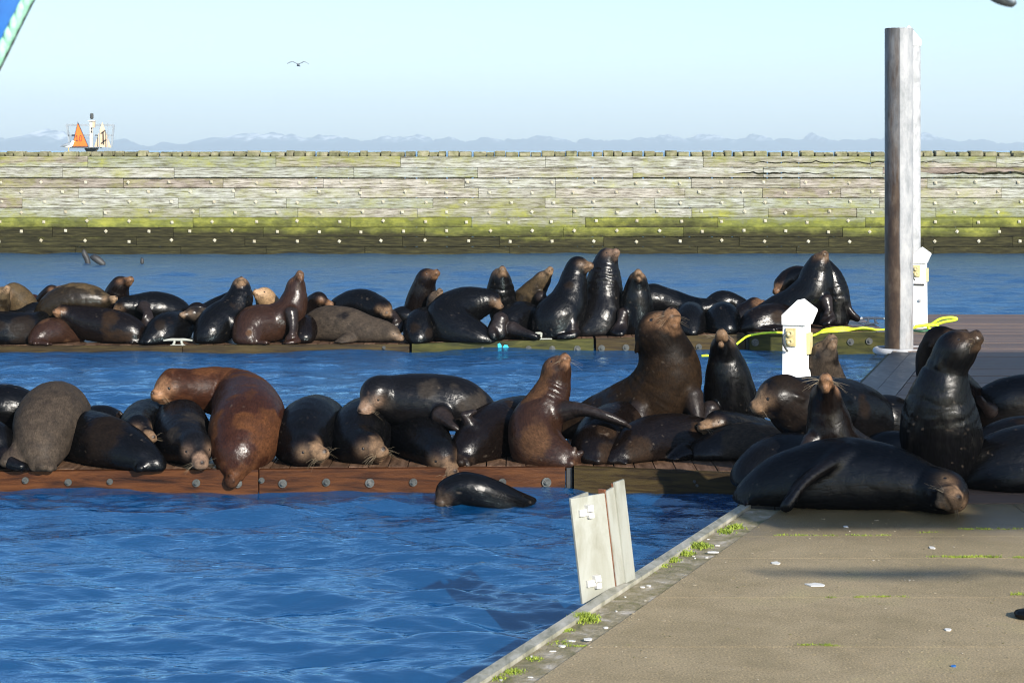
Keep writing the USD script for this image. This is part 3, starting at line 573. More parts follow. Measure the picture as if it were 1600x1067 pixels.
# ------------------------------------------------------------------ white metal guard on the dock edge
def guard():
    o = G(910, 931, 0.36); o[2] = 0.36
    t = thing('edge_guard', 'leaning white metal guard with two latches, fixed to the timber edge of the near dock', 'guard', o)
    def plate(name, m, a, b, z0, z1, th=0.014, par=None, dz=0.0):
        """Leaning plate between the plan points a and b, from z0 to z1."""
        a, b = np.array(a, float), np.array(b, float); d = (b - a) / np.linalg.norm(b - a); n = np.array([-d[1], d[0]]) * th
        lean = lambda q, z: [q[0] - 0.115 * (z - 0.36) - o[0], q[1] - o[1], z - o[2]]
        v = [lean(q + k, z + (dz if (z == z1 and q is b) else 0)) for q in (a, b) for k in (0 * n, n) for z in (z0, z1)]
        return obj(name, trimesh.convex.convex_hull(np.array(v)), m, par or t)
    A0, A1 = np.array([.459, 12.98]), np.array([.690, 13.19]); u = (A1 - A0) / np.linalg.norm(A1 - A0)
    f = plate('face_plate', 'dirty_white', A0, A1, 0.345, 1.030)
    plate('side_flange', 'dirty_white', A0 + [.002, .018], A0 + [.125, .27], 0.345, 1.028)
    plate('back_plate', 'dirty_white', A0 + [.13, .275], A1 + [.09, .16], 0.42, 0.985)
    plate('rusty_seam', 'rust', A1 + u * .002 + [0, .004], A1 + u * .016 + [0, .01], 0.40, 1.052, 0.05)
    plate('channel_plate', 'dirty_white', A1 + u * .018 + [.0, .0], A1 + [.072, .115], 0.415, 1.040, dz=.012)
    plate('rusty_seam', 'rust', A1 + [.074, .112], A1 + [.078, .14], 0.42, 1.075, 0.02)
    plate('outer_plate', 'dirty_white', A1 + [.080, .105], A1 + [.150, .24], 0.415, 1.083)
    for hz_, s0 in ((0.93, .055), (0.47, .05)):
        nn = np.array([u[1], -u[0]])
        def blk(s0, s1, h0, h1, n):
            v = []
            for s in (s0, s1):
                for h in (h0, h1):
                    for k in (-.001, n): q = A0 + u * s + nn * k; v.append([q[0] - .115 * (h - .36) - o[0], q[1] - o[1], h - o[2]])
            return trimesh.convex.convex_hull(np.array(v))
        obj('latch', cat_([blk(s0, s0 + .075, hz_ - .022, hz_ + .02, .018), blk(s0 + .06, s0 + .11, hz_ + .005, hz_ + .045, .035), blk(s0 + .07, s0 + .115, hz_ - .04, hz_ - .005, .028)]), 'chip', f)
guard()

# ------------------------------------------------------------------ moss and grass in the dock joints, chips and droppings
def blades(centres, n, spread, hmax, rng):
    V, F = [], []
    for c, k, sx, sy, hm in centres:
        for _ in range(k):
            u = rng.normal(0, 0.45, 2); b = np.array([c[0] + u[0] * sx, c[1] + u[1] * sy, c[2]])
            h = hm * rng.uniform(0.35, 1) * math.exp(-0.5 * (u @ u)); a = rng.uniform(0, 6.28); w = 0.004 + 0.003 * rng.random()
            l = rng.normal(0, 0.4, 2) * h; i = len(V)
            V += [b + [w * math.cos(a), w * math.sin(a), 0], b - [w * math.cos(a), w * math.sin(a), 0], b + [l[0] * .4, l[1] * .4, h * .65], b + [l[0], l[1], h]]
            F += [[i, i + 1, i + 2], [i, i + 2, i + 3], [i + 1, i + 3, i + 2]]
    return trimesh.Trimesh(np.array(V), np.array(F), process=False)
rng = np.random.default_rng(17); cs = []
def along(px0, px1, y, dens, h, w=0.02):
    for px in np.arange(px0, px1, 4.0):
        g = G(px, y + rng.uniform(-0.8, .8), DZ - 0.008)
        if meshkit.noise(np.array([px / 14.0, y, 0.5])) > 0.36: cs.append((g, int(dens * rng.uniform(.5, 1.3)), 0.05, w, h * rng.uniform(.6, 1.2)))
along(1200, 1395, 838, 26, 0.022); along(1440, 1470, 833, 22, 0.022); along(1500, 1600, 828, 30, 0.026); along(1455, 1600, 872, 40, 0.03, .03)
along(1295, 1305, 935, 26, .025); along(1340, 1420, 934, 30, .024); along(1585, 1600, 931, 40, .03); along(1210, 1310, 1010, 36, .022); along(890, 990, 1009, 10, .012); along(1310, 1350, 1011, 12, .012)
for py, px, k, sz, h in [(968, 913, 420, .10, .055), (855, 1092, 260, .09, .05), (866, 1070, 200, .08, .04), (876, 1050, 200, .08, .035), (885, 1035, 120, .07, .025), (1005, 880, 90, .08, .02), (1050, 800, 160, .08, .025), (1030, 835, 90, .06, .02), (825, 1150, 160, .08, .045), (832, 1135, 140, .08, .04), (985, 885, 90, .06, .02), (895, 1010, 60, .06, .02), (905, 985, 60, .06, .018), (1060, 775, 100, .08, .02)]:
    cs.append((G(px, py, DZ - 0.014), k, sz, sz * 1.1, h))
tag(obj('grass', blades(cs, 0, 0, 0, rng), 'grass'), 'tufts of bright green moss and grass growing in the joints of the near dock', 'grass', kind='stuff')
def flake(loc, sx, sy, rng, hz=0.006):
    n = 9; a = np.linspace(0, 6.283, n, endpoint=False) + rng.uniform(-.2, .2, n); r = rng.uniform(.65, 1.1, n)
    p = np.c_[sx * r * np.cos(a), sy * r * np.sin(a)]
    m = trimesh.creation.extrude_polygon(Polygon(p).buffer(0), hz, engine='earcut'); m.apply_translation(loc); return m
for px, py, sx, sy, lab in [(1274, 914, .075, .055, 'flat white flake on the dock left of the dark shadow, largest of the flakes'), (1213, 880, .035, .05, 'small white flake on the dock near the mossy edge, nearest the upper joint'), (1481, 984, .022, .03, 'small square white chip on the dock at lower right'),
                            (919, 999, .028, .03, 'white chip on the dock beside the mossy strip at lower left'), (1456, 856, .024, .05, 'small white flake on the dock above the dark shadow'), (1322, 823, .02, .03, 'tiny pale chip on the dock in front of the big lying sea lion'), (1115, 863, .05, .03, 'thin pale flake beside the grass on the dock edge')]:
    tag(obj('flake', flake(G(px, py, DZ + 0.001), sx, sy, rng), 'chip'), lab, 'flake')
mm = [flake(np.r_[edge_pt(y, rng.uniform(.11, .32)), DZ - 0.013], rng.uniform(.006, .03), rng.uniform(.006, .02), rng, rng.uniform(.004, .009)) for y in rng.uniform(9.5, 15.0, 20)]
tag(obj('grit', cat_(mm), 'chip'), 'pale bits of grit and shell lying on the mossy edge strip of the dock', 'grit', kind='stuff')
pts = [(x, y) for x, y in zip(rng.uniform(-.2, 3.8, 520), rng.uniform(9.5, 15.8, 520)) if x > edge_pt(y, .36)[0]]
tag(obj('speck', cat_([flake((x, y, DZ + .0005), rng.uniform(.003, .010) * (2.2 if rng.random() < .06 else 1), rng.uniform(.003, .010), rng, .003) for x, y in pts[:380]]), 'silt'), 'fine pale specks and crumbs scattered over the near dock', 'specks', kind='stuff')
tag(obj('bottle_cap', flake(G(1490, 1041, DZ + .001), .018, .016, rng, .008), 'blue_canvas'), 'tiny blue scrap lying on the near dock', 'scrap')

# ------------------------------------------------------------------ day beacon beyond the wall
def beacon():
    Y = 98.0
    def P(px, py, dy=0.0): return W(px, py, Y + dy)
    o = P(143, 237); o[2] = 0
    t = thing('day_beacon', 'navigation beacon with orange triangle marked 10, railing and lantern, behind the breakwater', 'beacon', o)
    k = lambda name, m, ma, par=t, **kw: obj(name, m, ma, par, local=o, **kw)
    def poly3(pts, th, dy=0.0):
        a = np.array([P(x, y, dy) for x, y in pts]); return trimesh.convex.convex_hull(np.vstack([a, a + [0, th, 0]]))
    sg = k('triangle_sign', poly3([(121.5, 190.5), (112.2, 230.2), (138.6, 230.2)], .03, -.9), 'black_paint')
    k('orange_face', poly3([(121.5, 194), (113.8, 228.8), (136.8, 228.8)], .02, -.925), 'orange_sign', sg)
    tx = meshkit.text_mesh('10', 0.29, 0.008); tx.apply_transform(trimesh.transformations.rotation_matrix(np.pi / 2, (1, 0, 0))); tx.apply_scale((0.72, 1, 1))
    c = P(123.2, 216.4, -.94); b = tx.bounds.mean(0); tx.apply_translation(c - b); k('number', tx, 'black_paint', sg)
    tb = k('tan_board', poly3([(159.8, 191), (147.3, 229.5), (173.8, 231.0)], .03, -.3), 'tan_board')
    for a, bb in (((157.8, 209), (164.5, 204)), ((161, 206), (161.8, 226)), ((158, 224.5), (166, 218.5))): k('dark_brace', bar(P(*a, -.33), P(*bb, -.33), .055, .03, (0, 1, 0)), 'black_paint', tb)
    for a, bb, r in (((104.5, 195.8), (140, 195.8), .032), ((149, 195.8), (177.8, 195.8), .028), ((107, 211.9), (140, 211.9), .03), ((148, 211.9), (175.5, 211.9), .026), ((104.5, 195), (109.5, 229), .03), ((177.8, 195), (174.5, 230), .026)):
        k('rail', bar(P(*a), P(*bb), r * 3.2, None, (0, 1, 0)), 'pale_rail')
    for x0 in (155.2, 168.0): k('board_post', bar(P(x0, 193, -.6), P(x0 + .4, 236, -.6), .036, None, (0, 1, 0)), 'pale_rail')
    a, b2 = P(140.4, 188.6), P(145.2, 231.8); col = k('light_post', box(a[0], b2[0], Y - .08, Y + .08, b2[2], a[2], .01), 'beacon_white')
    a, b2 = P(138.5, 188.4), P(149.4, 190.0); k('cap_plate', box(a[0], b2[0], Y - .16, Y + .16, b2[2], a[2]), 'beacon_white', col)
    a, b2 = P(145.3, 190.2), P(148.6, 199.5); k('battery_box', box(a[0], b2[0], Y - .1, Y + .1, b2[2], a[2]), 'tan_board', col)
    for py in (201, 206): a = P(143.2, py, -.09); k('step', box(a[0] - .03, a[0] + .03, a[1] - .02, a[1], a[2] - .05, a[2] + .05), 'black_paint', col)
    c = P(143.4, 186.8); k('lantern', lathe([(.001, 0), (.06, 0), (.06, .04), (.085, .06), (.085, .24), (.075, .25), (.07, .29), (.04, .3), (.001, .3)], 20).apply_translation(c), 'dark_metal', col, smooth=35)
    a, b2 = P(111, 230.4), P(156, 231.6); k('platform', box(a[0], b2[0], Y - .95, Y + .5, b2[2], a[2]), 'dark_metal')
    v = np.array([P(x, y, dy) for x, y in ((131.5, 231.8), (154.5, 231.8), (135, 238.5), (150.5, 238.5)) for dy in (-.4, .4)]); k('corbel', trimesh.convex.convex_hull(v), 'dark_metal')
    c = P(143, 238.5); k('pile', lathe([(.26, -1), (.26, c[2]), (.001, c[2])], 20).apply_translation((c[0], Y, 0)), 'brown_timber', smooth=35)
beacon()

# ------------------------------------------------------------------ gulls
def ellip(c, r, sub=2, R=None):
    m = trimesh.creation.icosphere(subdivisions=sub); m.apply_scale(r)
    if R is not None: m.apply_transform(R)
    m.apply_translation(c); return m
def gull_standing():
    o = W(107, 236.5, 63.62); s = 0.42 / 0.42
    t = thing('seagull', 'grey-winged white gull standing on the breakwater in front of the orange triangle', 'gull', o)
    prof = [(-.20, .01, .155), (-.14, .035, .16), (-.06, .068, .165), (.02, .078, .18), (.08, .066, .205), (.115, .05, .245), (.13, .042, .28), (.15, .042, .30), (.175, .028, .305), (.188, .006, .303)]
    P3 = np.array([(x, 0, z) for x, r, z in prof]); obj('body', tube(spline(np.c_[P3, [r for _, r, _ in prof]], 30)[:, :3], np.maximum(spline(np.c_[P3, [r for _, r, _ in prof]], 30)[:, 3], .004), 16), 'bird_white', t, smooth=True)
    for sy in (-1, 1):
        w = [(.07, .03, .225), (0, .05, .215), (-.1, .045, .19), (-.2, .024, .16), (-.27, .006, .15)]
        P3 = np.array([(x, sy * .052 * (1 if x > -.15 else .5), z) for x, r, z in w]); m = tube(spline(P3, 16), np.maximum(spline(np.array([[r, 0] for _, r, _ in w]), 16)[:, 0], .003), 12)
        obj('wing', m, 'bird_grey', t, smooth=True)
        obj('leg', tube([(0.0, sy * .025, .12), (.005, sy * .025, .05), (.0, sy * .025, 0), (.03, sy * .025, -.003)], .006, 6), 'beak', t)
    obj('beak', tube([(.183, 0, .302), (.215, 0, .298), (.232, 0, .29)], [.012, .009, .003], 8), 'beak', t)
gull_standing()
def gull_flying():
    o = W(466, 101, 110.0); t = thing('flying_gull', 'gull gliding high in the pale sky with wings spread', 'gull', o)
    def Q(px, py): return W(px, py, 110.0) - o
    L_ = spline([Q(466, 100.8), Q(462, 99), Q(457.5, 97.0), Q(453, 97.8), Q(448.5, 100.2)], 18); R_ = spline([Q(466, 100.8), Q(470, 99), Q(474.5, 97.0), Q(479, 98.3), Q(482.5, 101.2)], 18)
    for nm, l in (('wing', L_), ('wing', R_)):
        ch = np.interp(np.linspace(0, 1, 18), [0, .4, .8, 1], [.17, .16, .09, .015]); V = []
        for p, c in zip(l, ch): V += [p + [0, -c, .015], p + [0, 0, .028], p + [0, c, -.01], p + [0, 0, -.012]]
        F = []
        for i in range(17):
            for k in range(4):
                a, b, c2, d2_ = i * 4 + k, i * 4 + (k + 1) % 4, (i + 1) * 4 + (k + 1) % 4, (i + 1) * 4 + k; F += [[a, b, c2], [a, c2, d2_]]
        obj(nm, trimesh.Trimesh(np.array(V), np.array(F), process=False), 'bird_grey', t, smooth=True)
    obj('body', ellip(Q(466, 101.6), (.075, .30, .07)), 'bird_dark', t, smooth=True)
    obj('tail', trimesh.convex.convex_hull(np.array([Q(466, 103.4) + v for v in ([-.10, .2, 0], [.10, .2, 0], [.04, .1, .03], [-.04, .1, .03], [-.1, .25, -.015], [.1, .25, -.015])])), 'bird_dark', t)
gull_flying()

# ------------------------------------------------------------------ things reaching in at the upper corners, close to the camera
def corner_things():
    Y = 6.0
    a, b = np.array([W(90, -92, Y), W(-70, 215, Y)])
    ed = spline([W(150, -205, Y), W(90, -90, Y), W(33, 20 - 2, Y), W(-6, 97, Y), W(-75, 235, Y + .05)], 60)
    tw = thing('edge_rope', 'thick pale green rope along the edge of the blue canvas in the top left corner', 'rope', ed[20])
    for k in range(3):
        n = 60 * 6; e = spline(ed, n); ph = np.linspace(0, 34, n) + k * 2.094
        off = np.c_[np.cos(ph) * .0095 * .87, np.sin(ph) * .0095, np.cos(ph) * .0095 * .5]
        obj('strand', tube(e + off - ed[20], .0125, 8), 'green_rope', tw, smooth=True)
    dk = thing('blue_canvas', 'bright blue canvas corner hanging into the top left of the view', 'canvas', ed[20])
    lft = ed + [-.012, .025, -.008]; V = []
    for i, e in enumerate(lft):
        for u in np.linspace(0, 1, 8): V.append(e + np.array([-1.1, 0.25, 0.12]) * u + [0, .03 * math.sin(9 * u + i * .1), 0])
    V = np.array(V); idx = np.arange(len(V)).reshape(60, 8); F = np.stack([idx[:-1, :-1], idx[1:, :-1], idx[1:, 1:], idx[:-1, 1:]], -1).reshape(-1, 4)
    m0 = np.vstack([F[:, [0, 1, 2]], F[:, [0, 2, 3]]]); n0 = len(V)
    rim = [*idx[0], *idx[1:, -1], *idx[-1, -2::-1], *idx[-2:0:-1, 0]]; side = []
    for i in range(len(rim)):
        p, q = rim[i], rim[(i + 1) % len(rim)]; side += [[p, q, q + n0], [p, q + n0, p + n0]]
    obj('sheet', trimesh.Trimesh(np.vstack([V, V + [0, .006, 0]]) - ed[20], np.vstack([m0[:, ::-1], m0 + n0, np.array(side)]), process=False), 'blue_canvas', dk, smooth=40)
    hem = spline(ed + [.012, .02, .004], 60); obj('dark_hem', tube(hem - ed[20], .009, 8), 'black_paint', dk, smooth=True)
    e = spline([W(1490, -62, Y), W(1530, -26, Y), W(1558, -6, Y), W(1578, 3, Y), W(1588, 6, Y)], 16)
    t = thing('hanging_tip', 'dark glossy rounded tip of something hanging into the top right corner', 'hanging tip', e[0])
    obj('tip', tube(e - e[0], np.r_[np.linspace(.030, .022, 8), np.linspace(.022, .015, 6), .010, .004], 16), 'dark_metal', t, smooth=True)
    obj('pale_side', tube(spline([W(1500, -60, Y - .02), W(1545, -22, Y - .02), W(1576, -4, Y - .017), W(1584, 3, Y - .01)], 12) - e[0], np.linspace(.02, .008, 12), 12), 'bird_grey', t, smooth=True)
corner_things()

# ------------------------------------------------------------------ raised walkway and lamp behind and to the right of the viewer, whose shade falls on the dock
def walkway(label, x0, x1, y0, y1, z, rails=True, gap=None):
    t = thing('raised_walkway', label, 'walkway', (x0, y0, 0)); o = (x0, y0, 0)
    n = int((x1 - x0) / 0.2)
    for k in range(n):
        a = x0 + (x1 - x0) * k / n
        if gap and gap[0] < a + .1 < gap[1]: continue
        obj('deck_plank', box(a + .001, a + (x1 - x0) / n - .001, y0, y1, z - .05, z), 'brown_timber', t, local=o)
    for yv in (y0 + .1, y1 - .1): obj('girder', box(x0, x1, yv - .06, yv + .06, z - .35, z - .052), 'brown_timber', t, local=o)
    for xv in (x1 - .15,):
        for yv in (y0 + .1, y1 - .1): obj('support_post', box(xv - .11, xv + .11, yv - .11, yv + .11, -1.0, z - .352), 'brown_timber', t, local=o)
    if rails:
        for xv in np.linspace(x0 + .1, x1 - .1, 4):
            obj('rail_post', box(xv - .04, xv + .04, y0 - .05, y0 - .002, z - .2, z + 1.6), 'brown_timber', t, local=o)
        for h in (.32, 1.55): obj('handrail', box(x0, x1, y0 - .10, y0 - .052, z + h - .045, z + h + .045), 'brown_timber', t, local=o)
k = 1 / math.tan(SUN_EL); dx, dy = SUN[0] / math.cos(SUN_EL), SUN[1] / math.cos(SUN_EL)
def caster(xa, xb, ya, yb, zs, z):
    s = (z - zs) * k; return xa + dx * s, xb + dx * s, ya + dy * s, yb + dy * s
x0, x1, y0, y1 = caster(3.15, 14.0, 21.4, 28.6, DZ, 6.5); walkway('raised timber walkway with handrails behind the viewer on the right', x0, x1, y0, y1, 6.5)
x0, x1, y0, y1 = caster(1.7, 10.5, 15.9, 17.3, DZ, 6.2); walkway('narrow raised timber platform with a gap in its planks, nearer the viewer', x0, x1, y0, y1, 6.2, False, gap=caster(3.02, 3.65, 0, 0, DZ, 6.2)[:2])
def lamp():
    s0 = np.array([2.60, 13.62, DZ]); h = 7.5; c = s0 + SUN / SUN[2] * (h - DZ)
    t = thing('dock_lamp', 'tall dock lamp with oval head on a slim pole behind the viewer', 'lamp', (c[0] + 1.2, c[1], 0)); o = (c[0] + 1.2, c[1], 0)
    obj('pole', tube([(c[0] + 1.2, c[1], 0), (c[0] + 1.2, c[1], h - .3)], [.10, .06], 14), 'galvanised', t, smooth=40, local=o)
    obj('arm', tube(spline([(c[0] + 1.2, c[1], h - .3), (c[0] + .9, c[1], h + .02), (c[0] + .3, c[1], h + .05), (c[0] - .9, c[1], h + .02)], 14), .04, 10), 'galvanised', t, smooth=True, local=o)
    obj('lamp_head', ellip(c, (.58, .12, .05), 3), 'galvanised', t, smooth=True, local=o)
lamp()
# ------------------------------------------------------------------ sea lions: one continuous skin per animal from a smooth distance field
def smin(a, b, k):
    h = np.clip(0.5 + 0.5 * (b - a) / k, 0, 1)
    return b * (1 - h) + a * h - k * h * (1 - h)
def cone(p, a, b, ra, rb):
    """Distance to a capsule whose radius runs from ra to rb."""
    ab = b - a; l2 = max(float(ab @ ab), 1e-9)
    q = p - a; t = np.clip(q @ ab / l2, 0, 1)
    d = q - t[:, None] * ab
    return np.sqrt(np.einsum('ij,ij->i', d, d)) - (ra + (rb - ra) * t)
def chain(p, pts, want_t=False):
    """pts (n, 4): nearest distance to the tube, and where along it."""
    o = pts[:, :3].mean(0); P = (p - o).astype(np.float32); A = (pts[:-1, :3] - o).astype(np.float32); D = (pts[1:, :3] - pts[:-1, :3]).astype(np.float32)
    l2 = np.maximum((D * D).sum(1), 1e-9); ad = (A * D).sum(1); aa = (A * A).sum(1); r0 = pts[:-1, 3]; dr = pts[1:, 3] - r0
    best, par = np.empty(len(P), np.float32), np.empty(len(P), np.float32)
    for i in range(0, len(P), 4096):
        q = P[i:i + 4096]; qd = q @ D.T - ad; t = np.clip(qd / l2, 0, 1)
        e = (q * q).sum(1)[:, None] - 2 * (q @ A.T) + aa - t * (2 * qd - t * l2)
        e = np.sqrt(np.maximum(e, 0)) - (r0 + dr * t)
        k = e.argmin(1); n = np.arange(len(q)); best[i:i + 4096] = e[n, k]
        if want_t: par[i:i + 4096] = (k + t[n, k]) / (len(pts) - 1)
    return (best, par) if want_t else best

class SeaLion:
    def __init__(s, spine, head=None, nose=None, hr=0.13, up=None, flips=(), hind=None, floor=None, crest=0.0, mouth=0.0, h=0.016, fat=1.0):
        """spine: (n, 4) from tail to neck; head: skull centre; nose: snout tip; flips: lists of (x, y, z, half width); hind: (tip, spread) of the hind flippers."""
        s.h, s.floor, s.mouth = h, floor, mouth
        sp = np.asarray(spine, float)
        if head is not None:
            sp = np.vstack([sp, [*head, hr * 0.93]])
        s.sp = spline(sp, max(20, 9 * len(sp))).astype(np.float32)
        s.sp[:, 3] = np.maximum(s.sp[:, 3], 0.012)
        s.head = None
        if head is not None:
            s.head = np.asarray(head, float); f = np.asarray(nose, float) - s.head; s.Ln = np.linalg.norm(f) / hr; f /= np.linalg.norm(f)
            u = np.array([0, 0, 1.0]) if up is None else np.asarray(up, float)
            u = u - f * (u @ f); u /= np.linalg.norm(u); y = np.cross(u, f)
            s.R = np.stack([f, y, u]).astype(np.float32); s.S = hr; s.crest = crest
            s.Ln = max(s.Ln, 1.55)
        s.flips = []
        for fl in flips:
            fl = np.asarray(fl, float); n = 9; c = spline(fl, n)
            t = np.gradient(c[:, :3], axis=0); t /= np.linalg.norm(t, axis=1, keepdims=True)
            wd = np.cross(t, [0, 0, 1.0]) if True else None
            s.flips.append((c, t))
        s.hind = hind
        s.fl_chains = []
        for c, t in s.flips:
            w = c[:, 3]; n = len(c)
            ref = np.array([0.35, 0.25, 1.0])
            wd = np.cross(t, ref); wd /= np.maximum(np.linalg.norm(wd, axis=1, keepdims=True), 1e-6)
            for k, off in enumerate((-0.75, -0.25, 0.25, 0.75)):
                u = np.linspace(0, 1, n)
                p = c[:, :3] + wd * (w * off * np.clip(u * 1.6, 0.15, 1))[:, None]
                p[-1] -= t[-1] * (abs(off) + (0.25 if off > 0 else 0)) * w[-1] * 0.9
                th = np.maximum(w * np.interp(u, [0, .35, .7, 1], [0.95, 0.52, 0.36, 0.2]), 0.012)
                s.fl_chains.append(np.c_[p, th].astype(np.float32))
        if hind is not None:
            tail = s.sp[0, :3]
            for sg, tip in zip((-1, 1), hind):
                tip = np.asarray(tip, float); d = tip - tail; l = np.linalg.norm(d); d /= l
                wd = np.cross(d, [0.2, 0.3, 1.0]); wd /= max(np.linalg.norm(wd), 1e-6)
                for off in (-1, 0, 1):
                    a = tail + d * 0.0; m = tail + d * l * 0.5 + wd * off * 0.035; e = tip + wd * off * 0.075 - d * abs(off) * 0.03
                    s.fl_chains.append(np.array([[*a, .055], [*m, .033], [*e, .014]], np.float32))
    def local(s, p): return ((p - s.head.astype(np.float32)) @ s.R.T) / s.S
    def headfield(s, p):
        q = s.local(p); L_ = s.Ln; V = lambda *x: np.array(x, np.float32)
        q = q.astype(np.float32); qa = q.copy(); qa[:, 1] = np.abs(qa[:, 1])
        d = np.sqrt((q[:, 0] / 1.12) ** 2 + (q[:, 1] / 0.92) ** 2 + ((q[:, 2] + .02) / 0.95) ** 2) - 1.0
        d = smin(d, cone(q, V(0.35, 0, -0.10), V(L_ - 0.42, 0, -0.20), 0.78, 0.40), 0.30)
        d = smin(d, cone(qa, V(L_ - 0.72, 0.16, -0.30), V(L_ - 0.36, 0.13, -0.30), 0.34, 0.29), 0.12)      # whisker pads
        d = smin(d, cone(qa, V(0.42, 0.40, 0.30), V(0.78, 0.30, 0.22), 0.24, 0.17), 0.14)                   # brows
        if s.crest: d = smin(d, cone(q, V(-0.45, 0, 0.45), V(0.12, 0, 0.62 * s.crest), 0.5, 0.46), 0.3)
        op = s.mouth
        jaw = cone(q, V(0.25, 0, -0.52 - .1 * op), V(L_ - 0.62, 0, -0.58 - 0.5 * op), 0.42, 0.22)
        d = smin(d, jaw, 0.06)
        d = smin(d, np.sqrt((q[:, 0] - (L_ - 0.17)) ** 2 + q[:, 1] ** 2 + (q[:, 2] + 0.10) ** 2) - 0.22, 0.08)   # nose
        for sy in (1,):
            d = np.maximum(d, -(np.sqrt((qa[:, 0] - (L_ + 0.02)) ** 2 + (qa[:, 1] - 0.105) ** 2 + (qa[:, 2] + 0.05) ** 2) - 0.075))   # nostrils
            d = np.maximum(d, -(np.sqrt((qa[:, 0] - 0.80) ** 2 + (qa[:, 1] - 0.66) ** 2 + (qa[:, 2] - 0.16) ** 2) - 0.14))          # eye sockets
        d = smin(d, cone(qa, V(-0.42, 0.84, 0.06), V(-0.80, 0.98, -0.14), 0.10, 0.05), 0.06)                  # ear flaps
        return d * s.S
    def field(s, p, want=False):
        d, t = chain(p, s.sp, True)
        hd = None
        if s.head is not None:
            q = p - s.head.astype(np.float32); rr = s.S * (s.Ln + 1.3); r2 = np.einsum('ij,ij->i', q, q)
            hd = np.sqrt(r2) - s.S * (s.Ln + .5); m = r2 < rr * rr
            if m.any(): hd[m] = s.headfield(p[m])
            d2 = smin(d, hd, 0.38 * s.S)
        else: d2 = d
        fl = None
        for c in s.fl_chains:
            if fl is None: fl = np.full(len(p), 0.5, np.float32)
            lo, hi = (c[:, :3] - c[:, 3:]).min(0) - .12, (c[:, :3] + c[:, 3:]).max(0) + .12
            m = ((p > lo) & (p < hi)).all(1)
            if m.any(): fl[m] = smin(fl[m], chain(p[m], c), 0.022)
        if fl is not None: d2 = smin(d2, fl, 0.045)
        if s.floor is not None:
            bw = 0.045 if s.head is None else 0.045 * np.clip((np.sqrt(r2) / s.S - 2.2) / 1.2, 0, 1); d2 = d2 - bw * np.exp(-((p[:, 2] - s.floor - .04) / 0.13) ** 2) * np.clip(1 - d2 / .15, 0, 1)      # blubber spreads where it rests
            k = 0.07; g = s.floor - p[:, 2]; h = np.clip(0.5 - 0.5 * (g - d2) / k, 0, 1)
            d2 = g * (1 - h) + d2 * h + k * h * (1 - h)
        return (d2, d, t, hd, fl) if want else d2
    def build(s):
        h = s.h; pts = [s.sp[:, :3] - s.sp[:, 3:], s.sp[:, :3] + s.sp[:, 3:]]
        for c in s.fl_chains: pts += [c[:, :3] - .07, c[:, :3] + .07]
        if s.head is not None: 
            hl = s.S * (s.Ln + 0.3); pts += [s.head[None] - s.S * 1.6, s.head[None] + s.S * 1.6, (s.head + s.R[0] * hl)[None] - .08, (s.head + s.R[0] * hl)[None] + .08]
        P = np.vstack(pts); lo = P.min(0) - 3 * h - 0.03; hi = P.max(0) + 3 * h + 0.03
        if s.floor is not None: lo[2] = max(lo[2], s.floor - 3 * h)
        Bk = 6; nb = np.ceil((hi - lo) / (h * Bk)).astype(int); n = nb * Bk + 1
        cen = np.stack(np.meshgrid(*[(np.arange(k) + 0.5) * Bk * h + lo[i] for i, k in enumerate(nb)], indexing='ij'), -1).reshape(-1, 3).astype(np.float32)
        dc = s.field(cen)
        act = np.argwhere((np.abs(dc) < 0.5 * math.sqrt(3) * Bk * h * 1.25 + 0.02).reshape(nb))
        vals = np.full(n, 1.0, np.float32)
        inside = (dc < 0).reshape(nb)
        big = np.repeat(np.repeat(np.repeat(inside, Bk, 0), Bk, 1), Bk, 2); vals[:-1, :-1, :-1][big] = -1.0
        mask = np.zeros(n, bool)
        o = np.arange(Bk + 1)
        for a in act: mask[a[0] * Bk:a[0] * Bk + Bk + 1, a[1] * Bk:a[1] * Bk + Bk + 1, a[2] * Bk:a[2] * Bk + Bk + 1] = True
        ijk = np.argwhere(mask); p = (ijk * h + lo).astype(np.float32)
        vals[mask] = s.field(p)
        v, f = surface_nets(vals, mask, lo, h)
        v = v.astype(np.float32)
        g = s.grad(v)
        for _ in range(2):
            d = s.field(v); v = v - g * np.clip(d, -h, h)[:, None]
        return v, f
    def grad(s, v, d=None, e=0.004):
        g = np.zeros_like(v)
        for k in ((1, -1, -1), (-1, -1, 1), (-1, 1, -1), (1, 1, 1)):
            k = np.array(k, np.float32); g += k * s.field(v + k * e)[:, None]
        return g / np.maximum(np.linalg.norm(g, axis=1, keepdims=True), 1e-9)

